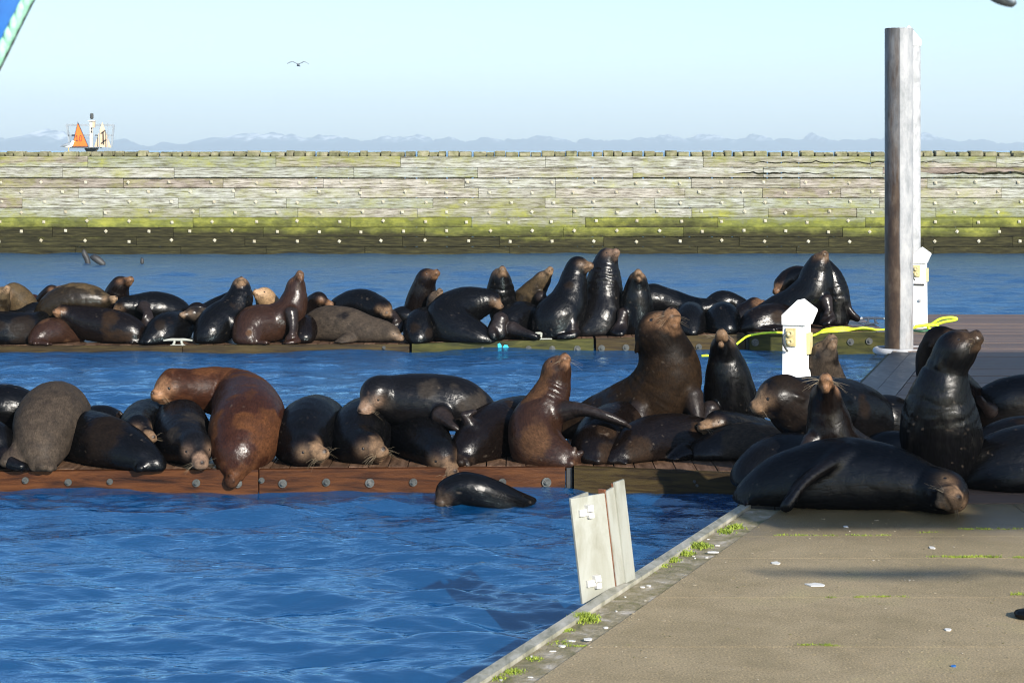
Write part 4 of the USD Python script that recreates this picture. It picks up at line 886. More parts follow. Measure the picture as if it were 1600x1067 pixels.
def surface_nets(vals, mask, lo, h):
    neg = vals < 0
    cm = mask[:-1, :-1, :-1] & mask[1:, 1:, 1:]
    cnt = sum(neg[i:neg.shape[0] - 1 + i, j:neg.shape[1] - 1 + j, k:neg.shape[2] - 1 + k].astype(np.int8) for i in (0, 1) for j in (0, 1) for k in (0, 1))
    cell = (cnt > 0) & (cnt < 8)
    idx = np.full(cell.shape, -1, np.int64); ids = np.argwhere(cell); idx[cell] = np.arange(len(ids))
    acc = np.zeros((len(ids), 3)); num = np.zeros(len(ids))
    C = [(i, j, k) for i in (0, 1) for j in (0, 1) for k in (0, 1)]
    for a in C:
        for ax in range(3):
            if a[ax] == 0:
                b = list(a); b[ax] = 1
                va = vals[tuple((ids + a).T)]; vb = vals[tuple((ids + b).T)]
                x = (va < 0) != (vb < 0); t = np.where(x, va / np.where(x, va - vb, 1), 0)
                q = np.array(a, float) + np.zeros((len(ids), 3)); q[:, ax] += t
                acc[x] += q[x]; num[x] += 1
    v = lo + (ids + acc / np.maximum(num, 1)[:, None]) * h
    F = []
    for ax in range(3):
        sl0 = [slice(None)] * 3; sl1 = [slice(None)] * 3; sl0[ax] = slice(0, -1); sl1[ax] = slice(1, None)
        x = neg[tuple(sl0)] != neg[tuple(sl1)]
        e = np.argwhere(x); u, w = (ax + 1) % 3, (ax + 2) % 3
        e = e[(e[:, u] > 0) & (e[:, w] > 0) & (e[:, u] < vals.shape[u] - 1) & (e[:, w] < vals.shape[w] - 1)]
        flip = neg[tuple(e.T)]
        def at(du, dw):
            q = e.copy(); q[:, u] -= du; q[:, w] -= dw; return idx[tuple(q.T)]
        a, b, c, d = at(1, 1), at(0, 1), at(0, 0), at(1, 0)
        ok = (a >= 0) & (b >= 0) & (c >= 0) & (d >= 0)
        quad = np.where(flip[:, None], np.stack([a, b, c, d], -1), np.stack([d, c, b, a], -1))[ok]
        F += [quad[:, [0, 1, 2]], quad[:, [0, 2, 3]]]
    return v, np.vstack(F)

# fur: colour per point from the animal's own markings; damp fur is glossy, dry fur is matt
mat('fur', {
    'c': ('attribute', {'attribute': 'fur'}), 'r': ('attribute', {'attribute': 'dry'}), 'fl': ('attribute', {'attribute': 'flow'}),
    'g': ('geometry', {}),
    'mf': ('mapping', {'scale': (16.0, 110.0, 110.0)}), 'mg': ('mapping', {'scale': (5.0, 22.0, 22.0)}),
    'n1': ('noise_texture', {'scale': 1.0, 'detail': 4.0, 'roughness': 0.7}),
    'n4': ('noise_texture', {'scale': 1.0, 'detail': 5.0, 'roughness': 0.66, 'distortion': 0.4}),
    'n2': ('noise_texture', {'scale': 8.0, 'detail': 5.0, 'roughness': 0.62, 'distortion': 0.8}),
    'n3': ('noise_texture', {'scale': 34.0, 'detail': 6.0, 'roughness': 0.75}),
    'tone': ('rgb_ramp', {'ramp': [(0.25, (0.6, 0.6, 0.6)), (0.5, (1, 1, 1)), (0.70, (1.35, 1.32, 1.27))]}), 'mx': ('mix', {'mix_type': 'multiply', 'fac': 1.0}),
    'tone2': ('rgb_ramp', {'ramp': [(0.3, (0.55, 0.55, 0.55)), (0.5, (1, 1, 1)), (0.7, (1.35, 1.33, 1.3))]}), 'mx2': ('mix', {'mix_type': 'multiply', 'fac': 1.0}),
    'ro': ('map_range', {'from_min': 0.0, 'from_max': 1.0, 'to_min': 0.20, 'to_max': 0.60}), 'ra': ('math', {'math_type': 'multiply_add', 'value2': 0.60, 'value3': -0.30}), 'rs': ('math', {'math_type': 'add'}), 'rc': ('clamp', {'min': 0.13, 'max': 0.8}),
    'sp': ('map_range', {'from_min': 0.0, 'from_max': 0.8, 'to_min': 1.0, 'to_max': 0.22}),
    'b2': ('bump', {'strength': 0.55, 'distance': 0.012}), 'b4': ('bump', {'strength': 0.45, 'distance': 0.006}), 'b1': ('bump', {'strength': 0.6, 'distance': 0.0022}),
    'di': ('diffuse_bsdf', {}), 'gl': ('glossy_bsdf', {'color': (1, 1, 1)}), 'lw': ('layer_weight', {'blend': 0.5}), 'p4': ('math', {'math_type': 'power', 'value2': 4.0}), 'fm': ('math', {'math_type': 'multiply_add', 'value2': 0.08, 'value3': 0.026}), 'fw': ('math', {'math_type': 'multiply'}),
    'p': ('mix_closure', {})},
    [('fl.vector', 'mf.vector'), ('fl.vector', 'mg.vector'), ('mf.vector', 'n1.vector'), ('mg.vector', 'n4.vector'), ('g.position', 'n2.vector'), ('g.position', 'n3.vector'), ('n3.fac', 'tone.fac'), ('n1.fac', 'tone2.fac'), ('c.color', 'mx.color1'), ('tone.color', 'mx.color2'), ('mx.color', 'mx2.color1'), ('tone2.color', 'mx2.color2'), ('mx2.color', 'di.color'), ('lw.facing', 'p4.value1'), ('p4.value', 'fm.value1'), ('fm.value', 'fw.value1'), ('sp.result', 'fw.value2'), ('fw.value', 'p.fac'), ('di.BSDF', 'p.closure1'), ('gl.BSDF', 'p.closure2'),
     ('r.fac', 'ro.value'), ('n4.fac', 'ra.value1'), ('ro.result', 'rs.value1'), ('ra.value', 'rs.value2'), ('rs.value', 'rc.value'), ('rc.result', 'gl.roughness'), ('r.fac', 'sp.value'), 
     ('n2.fac', 'b2.height'), ('n4.fac', 'b4.height'), ('n1.fac', 'b1.height'), ('b2.normal', 'b4.normal'), ('b4.normal', 'b1.normal'), ('b1.normal', 'di.normal'), ('b1.normal', 'gl.normal'), ('b1.normal', 'lw.normal')], surface='p.closure')
mottled('eye', [(0.3, (0.008, 0.006, 0.005)), (0.7, (0.015, 0.012, 0.01))], 5.0, 0.08, bump=0)
mottled('nose_skin', [(0.3, (0.010, 0.008, 0.008)), (0.7, (0.03, 0.025, 0.025))], 60.0, 0.35, bump=0.4, bump_scale=300)
mottled('mouth_skin', [(0.3, (0.28, 0.09, 0.07)), (0.7, (0.42, 0.17, 0.13))], 30.0, 0.4)
mottled('whisker', [(0.3, (0.15, 0.115, 0.07)), (0.7, (0.25, 0.20, 0.13))], 30.0, 0.5)

PAL = {   # wet fur, dry fur patches, face, how dry
    'black': ((0.0019, 0.0017, 0.0022), (0.011, 0.0078, 0.0062), (0.155, 0.098, 0.058), 0.08),
    'grey': ((0.0040, 0.0038, 0.0042), (0.026, 0.022, 0.019), (0.17, 0.11, 0.075), 0.22),
    'dark': ((0.0042, 0.0027, 0.0022), (0.020, 0.012, 0.0075), (0.16, 0.087, 0.047), 0.22),
    'brown': ((0.022, 0.0105, 0.0065), (0.066, 0.034, 0.018), (0.18, 0.095, 0.052), 0.35),
    'russet': ((0.026, 0.0095, 0.005), (0.066, 0.027, 0.012), (0.18, 0.095, 0.05), 0.35),
    'bull': ((0.0055, 0.0035, 0.0023), (0.017, 0.0102, 0.0057), (0.18, 0.10, 0.055), 0.70),
    'olive': ((0.016, 0.0115, 0.0065), (0.062, 0.044, 0.024), (0.19, 0.125, 0.075), 0.5),
    'taupe': ((0.010, 0.008, 0.007), (0.048, 0.037, 0.028), (0.17, 0.115, 0.075), 0.60),
    'blond': ((0.12, 0.072, 0.036), (0.25, 0.165, 0.09), (0.32, 0.21, 0.125), 0.70),
}
WHISK = []
def sea_lion(label, Y0, spine, head=None, nose=None, hr=None, up=None, flips=(), hind=None, floor=None, pal='black', group=None, dry=None, folds=0.0022, fold_range=(0.62, 0.93), fold_len=0.075,
             face=1.0, crest=0.0, mouth=0.0, h=None, eyes=True, whiskers=0, seed=None, belly=None, patch=None, mane=0.0):
    """Everything is given as the photograph shows it: (px, py, metres behind Y0, radius in pixels at Y0)."""
    global _seed
    _seed = (seed if seed is not None else _seed + 1); rng = np.random.default_rng(_seed)
    near = Y0 < 25; h = h or (0.0165 if near else 0.024)
    k = Y0 / FPX
    SP = np.array([[*W(px, py, Y0 + dy), r * k] for px, py, dy, r in spine])
    HD = None if head is None else W(head[0], head[1], Y0 + head[2]); HR = None if head is None else head[3] * k
    NS = None if nose is None else W(nose[0], nose[1], Y0 + nose[2])
    FL = [[[*W(px, py, Y0 + dy), w * k] for px, py, dy, w in fl] for fl in flips]
    HI = None if hind is None else [W(px, py, Y0 + dy) for px, py, dy in hind]
    b = SeaLion(SP, HD, NS, HR or 0.13, up, FL, HI, floor, crest, mouth, h)
    v, f = b.build()
    d2, d, t, hd, fl = b.field(v, True)
    n = b.grad(v)
    # skin folds across the neck, and a soft unevenness of the blubber
    arc = np.concatenate([[0], np.cumsum(np.linalg.norm(np.diff(b.sp[:, :3], axis=0), axis=1))]); s = np.interp(t, np.linspace(0, 1, len(arc)), arc)
    soft = (meshkit.fbm(v * 5.0 + _seed * 3.7, 3, _seed) - 0.5) * (0.018 if near else 0.02)
    amp = np.clip(1 - np.abs(d) / 0.03, 0, 1)
    if b.head is not None: amp = amp * np.clip((hd - 0.0) / (0.35 * b.S), 0, 1)
    disp = soft * amp
    if folds:
        lo_, hi_ = fold_range; bell = np.clip((t - lo_) / 0.06, 0, 1) * np.clip((hi_ - t) / 0.06, 0, 1)
        nz = meshkit.fbm(v * 4.0, 3, _seed + 5); ph = s / fold_len * 2 * np.pi + (nz - 0.5) * 9.0
        w = np.abs(np.sin(ph * 0.5)) ** 0.6 - 0.75
        mod = np.clip((meshkit.noise(v * 3.1 + 11, _seed + 8) - 0.25) * 2.2, 0, 1)
        disp += folds * w * bell * mod * amp
    v = v + n * disp[:, None]
    # markings
    wet, dryc, facec, dr0 = PAL[pal]; dr = dr0 if dry is None else dry
    nz = meshkit.fbm(v * np.array([2.6, 2.6, 2.6]) + _seed * 7.1, 5, _seed + 2); nz2 = meshkit.fbm(v * 14.0, 4, _seed + 3)
    m = np.clip((nz - (0.80 - 0.62 * dr)) / 0.07, 0, 1) * (0.55 + 0.9 * np.clip(nz2 - 0.2, 0, 1))
    m = np.clip(m, 0, 1)
    if patch is not None:
        for (px, py, dy, rad) in patch:
            c = W(px, py, Y0 + dy); q = np.linalg.norm((v - c) * [1, .6, 1], axis=1) / (rad * k) + (nz2 - .5) * .9; m = np.maximum(m, np.clip((1 - q) * 3, 0, 1) * (0.7 + 0.3 * nz2))
    col = np.outer(1 - m, wet) + np.outer(m, dryc); col *= (0.75 + 0.5 * nz2)[:, None]
    rough = 0.10 + 0.85 * m
    if mane: rough = np.maximum(rough, mane * np.clip((t - .45) * 5, 0, 1)); 
    if fl is not None:
        q = np.clip(1 - (fl - 0.0) / 0.03, 0, 1) * np.clip((d - 0.02) / 0.05, 0, 1); col = col * (1 - q)[:, None] + np.outer(q, (0.016, 0.012, 0.011)) * (0.7 + .6 * nz2)[:, None]; rough = rough * (1 - .5 * q) + .1 * q
    if b.head is not None:
        L_ = b.local(v.astype(np.float32)); on = np.clip(1 - hd / (0.3 * b.S), 0, 1)
        q = np.clip((L_[:, 0] - (b.Ln - 0.95) + (nz2 - 0.5) * 0.7) / 0.45, 0, 1) * on
        # pale rings round the eyes and pale cheeks
        ey = np.exp(-(((L_[:, 0] - 0.80) / 0.42) ** 2 + ((np.abs(L_[:, 1]) - 0.62) / 0.36) ** 2 + ((L_[:, 2] - 0.12) / 0.36) ** 2)) * on
        q = np.clip(np.maximum(q, 0.85 * ey) * face, 0, 1)
        col = col * (1 - q)[:, None] + np.outer(q, facec) * (0.55 + 0.9 * nz2)[:, None]; rough = rough * (1 - q) + q * 0.62
        q = np.clip(1 - np.sqrt((L_[:, 0] - (b.Ln - .02)) ** 2 + (L_[:, 1] * .9) ** 2 + (L_[:, 2] + .03) ** 2) / 0.20, 0, 1) * 1.6; q = np.clip(q, 0, 1) * on
        col = col * (1 - q)[:, None] + np.outer(q, (0.012, 0.009, 0.009)); rough = rough * (1 - q) + .35 * q
        mo = np.exp(-((L_[:, 2] + 0.47 + .22 * mouth) / 0.05) ** 2) * np.clip((L_[:, 0] - .55) * 4, 0, 1) * on; col *= (1 - 0.8 * mo)[:, None]
    fk = np.clip((meshkit.noise(v * 31.0, _seed + 21) - 0.86) * 14, 0, 1) * np.clip((meshkit.noise(v * 4.0, _seed + 22) - .45) * 4, 0, 1); fk *= .3; col = col * (1 - fk)[:, None] + np.outer(fk, (.16, .13, .10))
    # coordinates that run along the body, for the lie of the fur
    tg = np.gradient(b.sp[:, :3].astype(float), axis=0); tg /= np.maximum(np.linalg.norm(tg, axis=1, keepdims=True), 1e-9); uu = np.zeros_like(tg); w0 = np.cross(tg[0], (.3, .1, 1)); 
    for i in range(len(tg)):
        w0 = w0 - tg[i] * (w0 @ tg[i]); w0 /= np.linalg.norm(w0); uu[i] = w0
    ii = np.clip(np.round(t * (len(tg) - 1)).astype(int), 0, len(tg) - 1); off = v - b.sp[ii, :3]
    flow = np.stack([s, (off * uu[ii]).sum(1), (off * np.cross(tg[ii], uu[ii])).sum(1)], -1) + _seed * 3.1
    org = SP[len(SP) // 2, :3].copy(); org[2] = v[:, 2].min()
    T = thing('sea_lion', label, 'sea lion', org, group)
    u = usdkit.mesh(stage, path_for('body', T.GetPrim() if hasattr(T, 'GetPrim') else T), trimesh.Trimesh(v - org, f, process=False), L('fur'), True)
    pv = UsdGeom.PrimvarsAPI(u)
    pv.CreatePrimvar('fur', Sdf.ValueTypeNames.Color3fArray, 'vertex').Set(Vt.Vec3fArray.FromNumpy(np.clip(col, 0.002, 0.9).astype(np.float32)))
    pv.CreatePrimvar('flow', Sdf.ValueTypeNames.Vector3fArray, 'vertex').Set(Vt.Vec3fArray.FromNumpy(flow.astype(np.float32)))
    pv.CreatePrimvar('dry', Sdf.ValueTypeNames.FloatArray, 'vertex').Set(Vt.FloatArray.FromNumpy(np.clip(rough, 0, 1).astype(np.float32)))
    if b.head is not None:
        inv = lambda q: b.head + (np.asarray(q, float) * b.S) @ b.R - org
        if eyes:
            for sy in (-1, 1):
                obj('eye', ellip(inv((0.755, sy * 0.60, 0.15)), np.full(3, 0.125 * b.S), 2), 'eye', T, smooth=True)
        if mouth > 0.3:
            m_ = ellip(np.zeros(3), np.array([0.42, 0.22, 0.10]) * b.S, 2); M = np.eye(4); M[:3, :3] = b.R.T; M[:3, 3] = inv((b.Ln - 0.85, 0, -0.50)); m_.apply_transform(M); obj('mouth', m_, 'mouth_skin', T, smooth=True)
        if whiskers:
            ws = []
            for sy in (-1, 1):
                for i in range(whiskers):
                    a = np.array([b.Ln - 0.45 + rng.uniform(-.15, .15), sy * 0.38, -0.30 + rng.uniform(-.12, .12)])
                    dd = np.array([rng.uniform(-.5, .35), sy * rng.uniform(.7, 1.2), rng.uniform(-.9, .3)]); dd /= np.linalg.norm(dd); l = rng.uniform(.6, 1.15) * 0.14 / b.S
                    ws.append(tube(np.array([inv(a), inv(a + dd * l * .5 + [0, 0, -.01]), inv(a + dd * l + [0, 0, -.16 * l])]), [.0012, .0009, .0005], 3))
            tag(obj('whiskers', cat_(ws), 'whisker', T), kind='stuff')
    return T
_seed = 100
# ------------------------------------------------------------------ the sea lions on the near pier, left to right
GN, GF, GM = 'sea lions hauled out on the near pier', 'sea lions hauled out on the far pier', 'sea lions hauled out on the main dock'
YN, FN, FN2 = 19.45, 0.168, 0.245
def N(label, spine, head=None, nose=None, **k):
    k.setdefault('group', GN); k.setdefault('floor', FN); return sea_lion(label, YN, spine, head, nose, **k)
N('black sea lion cut by the left edge, lying behind the big grey-brown rump', [(-110, 668, 1.7, 34), (-60, 650, 1.6, 42), (-15, 640, 1.5, 42), (22, 640, 1.5, 40), (50, 650, 1.6, 26)], pal='black', dry=.2)
N('dark sea lion at the left edge whose ribbed flipper hangs beside the grey-brown rump', [(-70, 690, .5, 40), (-40, 692, .4, 44), (-12, 697, .3, 38), (4, 712, .2, 20)], pal='black', flips=[[(0, 690, .3, 12), (12, 712, .1, 14), (28, 728, .0, 15), (44, 732, -.05, 12)]])
N('large grey-brown sea lion seen from its round rump, second from left on the near pier', [(66, 722, .0, 12), (64, 700, .15, 33), (67, 677, .4, 47), (78, 656, .8, 56), (90, 645, 1.3, 52), (108, 655, 1.8, 42)], pal='taupe', dry=.98,
  flips=[[(36, 690, .3, 14), (24, 712, .05, 14), (18, 728, -.05, 16)]], hind=[(78, 734, -.08), (54, 733, -.06)], folds=.006, fold_range=(.3, .8), fold_len=.3)
N('black sea lion with its rump pointing right, lying right of the grey-brown rump', [(242, 722, -.05, 12), (222, 712, .05, 26), (190, 700, .3, 40), (155, 690, .6, 46), (132, 682, 1.0, 42), (140, 672, 1.5, 34)], pal='black', dry=.22, hind=[(238, 733, -.1), (215, 735, -.1)],
  patch=[(165, 680, .25, 42)])
N('dark blue-black sea lion whose back shows behind the rump pointing right', [(120, 690, 1.2, 26), (140, 668, 1.6, 33), (166, 664, 1.7, 32), (184, 676, 1.5, 20)], pal='black', flips=[[(184, 664, 1.5, 8), (188, 650, 1.4, 8), (187, 642, 1.4, 6)]], dry=.3)
N('small black sea lion with pale snout, resting its chin left of the bald-throated one', [(270, 662, 1.9, 22), (250, 652, 1.7, 30), (226, 655, 1.4, 33), (214, 664, .9, 28)], (216, 668, .5, 21), (241, 682, .25), pal='black', whiskers=4, face=1.0, dry=.2, floor=FN)
N('pale-throated sea lion lying on its back below the chin of the bull', [(275, 655, 2.0, 26), (280, 660, 1.5, 42), (285, 674, .95, 46), (290, 690, .5, 40)], (305, 700, .12, 27), (316, 722, -.22), up=(.15, -.55, .8), pal='grey', dry=.25, whiskers=5, face=.95, patch=[(300, 668, .55, 26), (288, 650, 1.0, 20)])
N('great brown bull with its head at left and russet rump turned to the water', [(362, 752, -.12, 5), (366, 735, -.08, 14), (374, 706, .1, 42), (384, 676, .45, 60), (388, 650, 1.0, 60), (375, 625, 1.5, 50), (345, 612, 1.6, 42), (312, 608, 1.5, 36)], (272, 606, 1.35, 29), (237, 613, 1.15),
  pal='russet', dry=.6, crest=1.1, folds=.010, fold_range=(.55, .9), fold_len=.13, hind=[(372, 742, -.15), (355, 750, -.15)], floor=None, mane=.6, whiskers=4)
N('black sea lion with mottled grey face, chin on the timber right of the russet rump', [(515, 668, 1.9, 26), (500, 662, 1.5, 46), (484, 672, .9, 53), (474, 690, .45, 46)], (474, 702, .12, 28), (508, 704, -.12), up=(-.35, -.1, .9), pal='black', dry=.12, face=1.15, whiskers=6)
N('black sea lion with long pale whiskers fanning out, head under the grey resting one', [(585, 662, 1.9, 30), (575, 664, 1.4, 48), (562, 680, .8, 50), (560, 698, .45, 40)], (570, 700, .25, 29), (600, 700, .0), up=(-.1, -.2, 1), pal='black', dry=.05, whiskers=11, face=.9)
N('dark grey sea lion lying across the others with drooping head at left', [(775, 668, 1.0, 8), (754, 648, .95, 27), (716, 632, .9, 43), (665, 628, .9, 46), (622, 624, .9, 40), (604, 618, .85, 32)], (590, 614, .78, 27), (561, 642, .55), up=(-.2, -.45, .85), pal='grey', folds=.014, fold_range=(.7, .95), fold_len=.07,
  dry=.28, flips=[[(690, 650, .6, 16), (708, 665, .45, 14), (722, 676, .4, 13)]], floor=None, hind=[(780, 672, .8), (770, 678, .9)], whiskers=5, patch=[(670, 605, .5, 28)])
N('black sea lion with closed eye and pale muzzle, face drooping over the timber edge', [(615, 690, 1.7, 30), (640, 684, 1.2, 45), (660, 692, .7, 45), (676, 704, .35, 36)], (688, 712, .12, 29), (712, 736, -.18), up=(.1, -.4, .85), pal='black', dry=.08, face=.8, whiskers=6, floor=None)
N('wet black rump with silvery sheen, between the grey resting one and the brown sitter', [(720, 712, .1, 10), (734, 698, .25, 28), (760, 680, .6, 44), (795, 668, 1.0, 48), (825, 660, 1.4, 44), (850, 662, 1.8, 36)], pal='dark', dry=.3, flips=[[(738, 668, .3, 13), (728, 650, .3, 12), (745, 640, .35, 10)]], hind=[(714, 722, .0), (730, 728, .0)])
N('brown sea lion sitting up with raised snout and a flipper spread to the right', [(892, 720, .02, 10), (872, 712, .05, 26), (842, 695, .22, 40), (836, 668, .38, 42), (854, 632, .48, 34), (866, 604, .55, 27)], (869, 580, .55, 23), (883, 551, .42), pal='brown', dry=.30, folds=.012, fold_range=(.62, .95), fold_len=.06,
  flips=[[(876, 642, .35, 17), (910, 640, .2, 16), (950, 652, .15, 17), (988, 668, .15, 15)]], hind=[(898, 700, -.05), (880, 724, -.08)], face=.8, whiskers=4, floor=FN, patch=[(835, 690, .0, 30)])
N('reddish-brown rump facing the water, below the spread flipper of the brown sitter', [(932, 726, .0, 8), (930, 712, .1, 26), (938, 692, .4, 43), (958, 676, .9, 48), (985, 668, 1.4, 46)], pal='dark', dry=.3, floor=FN2, hind=[(944, 727, -.05), (922, 727, -.05)], patch=[(945, 710, .0, 20)])
N('huge brown bull sitting tall with raised snout, biggest on the near pier', [(890, 680, 1.8, 26), (925, 662, 1.75, 40), (972, 648, 1.6, 52), (1022, 628, 1.4, 60), (1044, 592, 1.3, 56), (1042, 556, 1.25, 46)], (1028, 524, 1.2, 37), (1050, 480, 1.0), pal='bull', face=.75, folds=.010, fold_range=(.45, .68), fold_len=.12, crest=1.0,
  flips=[[(1080, 620, 1.1, 20), (1092, 665, 1.0, 18), (1082, 700, .8, 18)], [(1000, 640, 1.1, 18), (996, 680, .9, 16), (985, 700, .7, 16)]], whiskers=7, dry=.75, mane=.75, floor=FN2)
N('black sea lion sitting up with open reddish mouth, right of the huge bull', [(1165, 690, 1.8, 30), (1152, 668, 1.6, 48), (1142, 632, 1.4, 47), (1138, 595, 1.3, 39), (1134, 565, 1.25, 29)], (1131, 545, 1.2, 22), (1127, 513, .98), pal='black', dry=.1, mouth=.9, whiskers=4, floor=FN2, flips=[[(1110, 640, 1.1, 14), (1102, 675, 1.0, 12), (1098, 695, .9, 13)]], patch=[(1142, 605, .7, 22)])
N('dark sea lion lying on its side with a ruddy rump, under the hooded head', [(955, 728, .0, 8), (972, 715, .1, 24), (1002, 698, .35, 42), (1045, 692, .6, 48), (1088, 696, .8, 46), (1125, 705, 1.0, 38)], pal='dark', dry=.3, floor=FN2, hind=[(985, 731, -.05), (962, 733, -.02)], flips=[[(1068, 715, .3, 14), (1040, 732, .1, 13), (1010, 737, .0, 12)]], patch=[(1000, 705, .0, 26)])
N('sea lion with pale wrinkled snout pointing left under a dark hood', [(1215, 712, 1.5, 36), (1195, 698, 1.3, 42), (1168, 680, 1.0, 34), (1144, 668, .75, 27)], (1124, 662, .6, 22), (1092, 662, .42), pal='black', dry=.12, face=1.1, whiskers=5, floor=FN2)
N('grey-brown sea lion lying low right of the ruddy rump, with dry fur', [(1092, 722, .35, 22), (1118, 712, .4, 36), (1150, 704, .5, 43), (1185, 704, .6, 44), (1220, 712, .7, 36)], pal='taupe', dry=.6, floor=FN2)
# the animal swimming beside the near pier
tag(sea_lion('dark sea lion arching out of the water against the timber edge', 18.6, [(880, 825, .6, 20), (838, 803, .35, 22), (800, 788, .12, 24), (758, 770, .02, 26), (726, 762, .0, 25)], (704, 768, .0, 22), (682, 784, -.12), pal='black', dry=.15, face=.2, eyes=False, whiskers=3))

# ------------------------------------------------------------------ on the main dock at right
YM, FM = 15.9, DZ
def M(label, spine, head=None, nose=None, Y=YM, **k):
    k.setdefault('group', GM); k.setdefault('floor', FM); return sea_lion(label, Y, spine, head, nose, **k)
M('big blue-black sea lion sprawled across the dock front, tan snout to the right', [(1160, 792, .55, 10), (1180, 775, .5, 28), (1215, 757, .45, 44), (1268, 748, .40, 57), (1330, 744, .38, 62), (1390, 752, .3, 56), (1438, 764, .2, 44)], (1474, 771, .05, 38), (1500, 776, -.36), up=(.8, -.1, .45), pal='black', dry=.16, face=1.5,
  flips=[[(1325, 708, .24, 15), (1285, 730, .12, 17), (1250, 758, .05, 15), (1226, 796, .0, 12)]], hind=[(1180, 800, .25), (1166, 800, .3)], whiskers=5, h=.0165, patch=[(1410, 752, -.2, 16), (1448, 778, -.3, 14)])
M('dark blue-black sea lion lying behind the sprawled one, at the dock edge', [(1168, 760, .0, 20), (1184, 738, .1, 36), (1212, 722, .3, 42), (1246, 716, .5, 40), (1280, 720, .8, 32)], Y=17.2, pal='black', dry=.1)
M('black sea lion holding its chin up, tan throat and pale whiskers facing the viewer', [(1395, 742, .6, 26), (1372, 730, .4, 36), (1332, 716, .2, 42), (1302, 690, .05, 40), (1294, 655, .0, 33)], (1290, 622, -.05, 24), (1290, 582, -.28), Y=17.0, pal='dark', dry=.15, face=1.2, whiskers=9, flips=[[(1268, 690, -.1, 13), (1252, 712, -.2, 12), (1244, 728, -.25, 12)]], mouth=.2)
M('dark sea lion with tan snout pointing left, behind the one holding its chin up', [(1408, 690, 1.5, 26), (1375, 668, 1.0, 42), (1335, 648, .7, 52), (1290, 640, .4, 53), (1252, 638, .2, 49)], (1218, 620, .05, 32), (1177, 630, .0), Y=18.3, pal='black', dry=.25, face=1.1, whiskers=3, patch=[(1352, 640, .3, 16)], crest=.5)
M('grey-necked sea lion with raised snout, right of the white pedestal', [(1330, 665, .9, 36), (1310, 640, .6, 38), (1295, 606, .3, 32), (1288, 576, .1, 26)], (1286, 557, .0, 22), (1299, 521, -.12), Y=20.6, pal='taupe', dry=.5, face=.7, floor=None)
M('glossy black sea lion sitting tall at right with wrinkled neck', [(1525, 758, .9, 26), (1505, 742, .7, 44), (1478, 715, .4, 60), (1470, 672, .2, 64), (1470, 622, .1, 48), (1479, 580, .05, 33)], (1492, 549, .0, 31), (1528, 516, -.12), Y=17.0, pal='black', dry=.0, folds=.015, fold_range=(.50, .90), fold_len=.13, face=.25, whiskers=7,
  hind=[(1545, 768, .8), (1525, 775, .7)])
M('dark brown sea lion holding its snout level, behind the glossy sitting one', [(1520, 640, 1.4, 34), (1495, 620, 1.0, 40), (1470, 590, .5, 36), (1462, 558, .2, 30)], (1468, 533, .0, 23), (1512, 516, -.08), Y=19.6, pal='dark', dry=.35, face=.9, mane=.5)
M('black sea lion lying at the right edge on the shaded boards', [(1530, 640, .4, 14), (1552, 632, .3, 32), (1590, 626, .3, 40), (1640, 626, .4, 42), (1690, 640, .5, 36)], Y=20.3, pal='black', dry=.08, flips=[[(1548, 640, .0, 10), (1535, 630, -.1, 9), (1528, 618, -.12, 9)]])
M('large dark sea lion cut by the right edge, beside the tan snout', [(1500, 775, .5, 18), (1530, 752, .4, 46), (1575, 735, .3, 64), (1640, 728, .3, 66), (1710, 745, .4, 50)], Y=16.9, pal='black', dry=.12)
M('dark back rising behind the large one cut by the right edge', [(1520, 720, .4, 20), (1550, 700, .3, 34), (1590, 690, .3, 40), (1640, 690, .4, 40)], Y=18.6, pal='black', dry=.15)
M('blue-black humped back between the chin-up one and the glossy sitting one', [(1330, 690, .3, 22), (1355, 670, .3, 38), (1382, 657, .3, 41), (1412, 668, .4, 36), (1440, 690, .6, 26)], Y=18.9, pal='black', dry=.05)
M('low black flank tucked against the glossy sitting one', [(1340, 725, .2, 18), (1370, 712, .2, 32), (1400, 706, .2, 34), (1432, 712, .3, 30)], Y=18.0, pal='black', dry=.05)
M('sea lion outside the right edge with only a flipper tip showing', [(1900, 1010, .9, 30), (1830, 960, .6, 70), (1740, 950, .4, 70), (1690, 965, .1, 40), (1650, 975, -.15, 14)], Y=12.6, pal='black', flips=[[(1660, 968, -.2, 20), (1625, 966, -.22, 20), (1588, 965, -.25, 16)]])

# ------------------------------------------------------------------ on the far pier, left to right
YF = 32.75
FZ = lambda px: float(np.interp(px, [0, 640, 930, 1165, 1390], [.095, .12, .19, .28, .36]))
def F(label, spine, head=None, nose=None, **k):
    k.setdefault('group', GF); k.setdefault('floor', FZ(np.mean([q[0] for q in spine]))); return sea_lion(label, YF, spine, head, nose, **k)
F('brown-faced sea lion cut by the left edge with wrinkled neck', [(-40, 505, .9, 22), (-22, 492, .8, 26), (-5, 478, .7, 21)], (2, 462, .6, 13), (12, 445, .5), pal='olive', folds=.012, face=.9)
F('olive-brown sea lion curled upright at far left, head bent to the left', [(55, 508, 1.3, 20), (42, 495, 1.2, 27), (32, 474, 1.1, 24), (26, 461, 1.05, 18)], (19, 455, 1.0, 13), (6, 466, .85), pal='olive', dry=.6, folds=.01, fold_range=(.4, .8))
F('small reddish-brown pup-sized back between the olive one and the dark sitter', [(38, 478, 1.7, 10), (50, 472, 1.6, 13), (64, 478, 1.6, 12)], pal='russet')
F('dark sea lion looking up to the right, behind the olive sprawled one', [(60, 500, 1.6, 22), (68, 482, 1.5, 20), (74, 466, 1.4, 15)], (80, 457, 1.35, 12), (96, 447, 1.2), pal='dark', face=1.1)
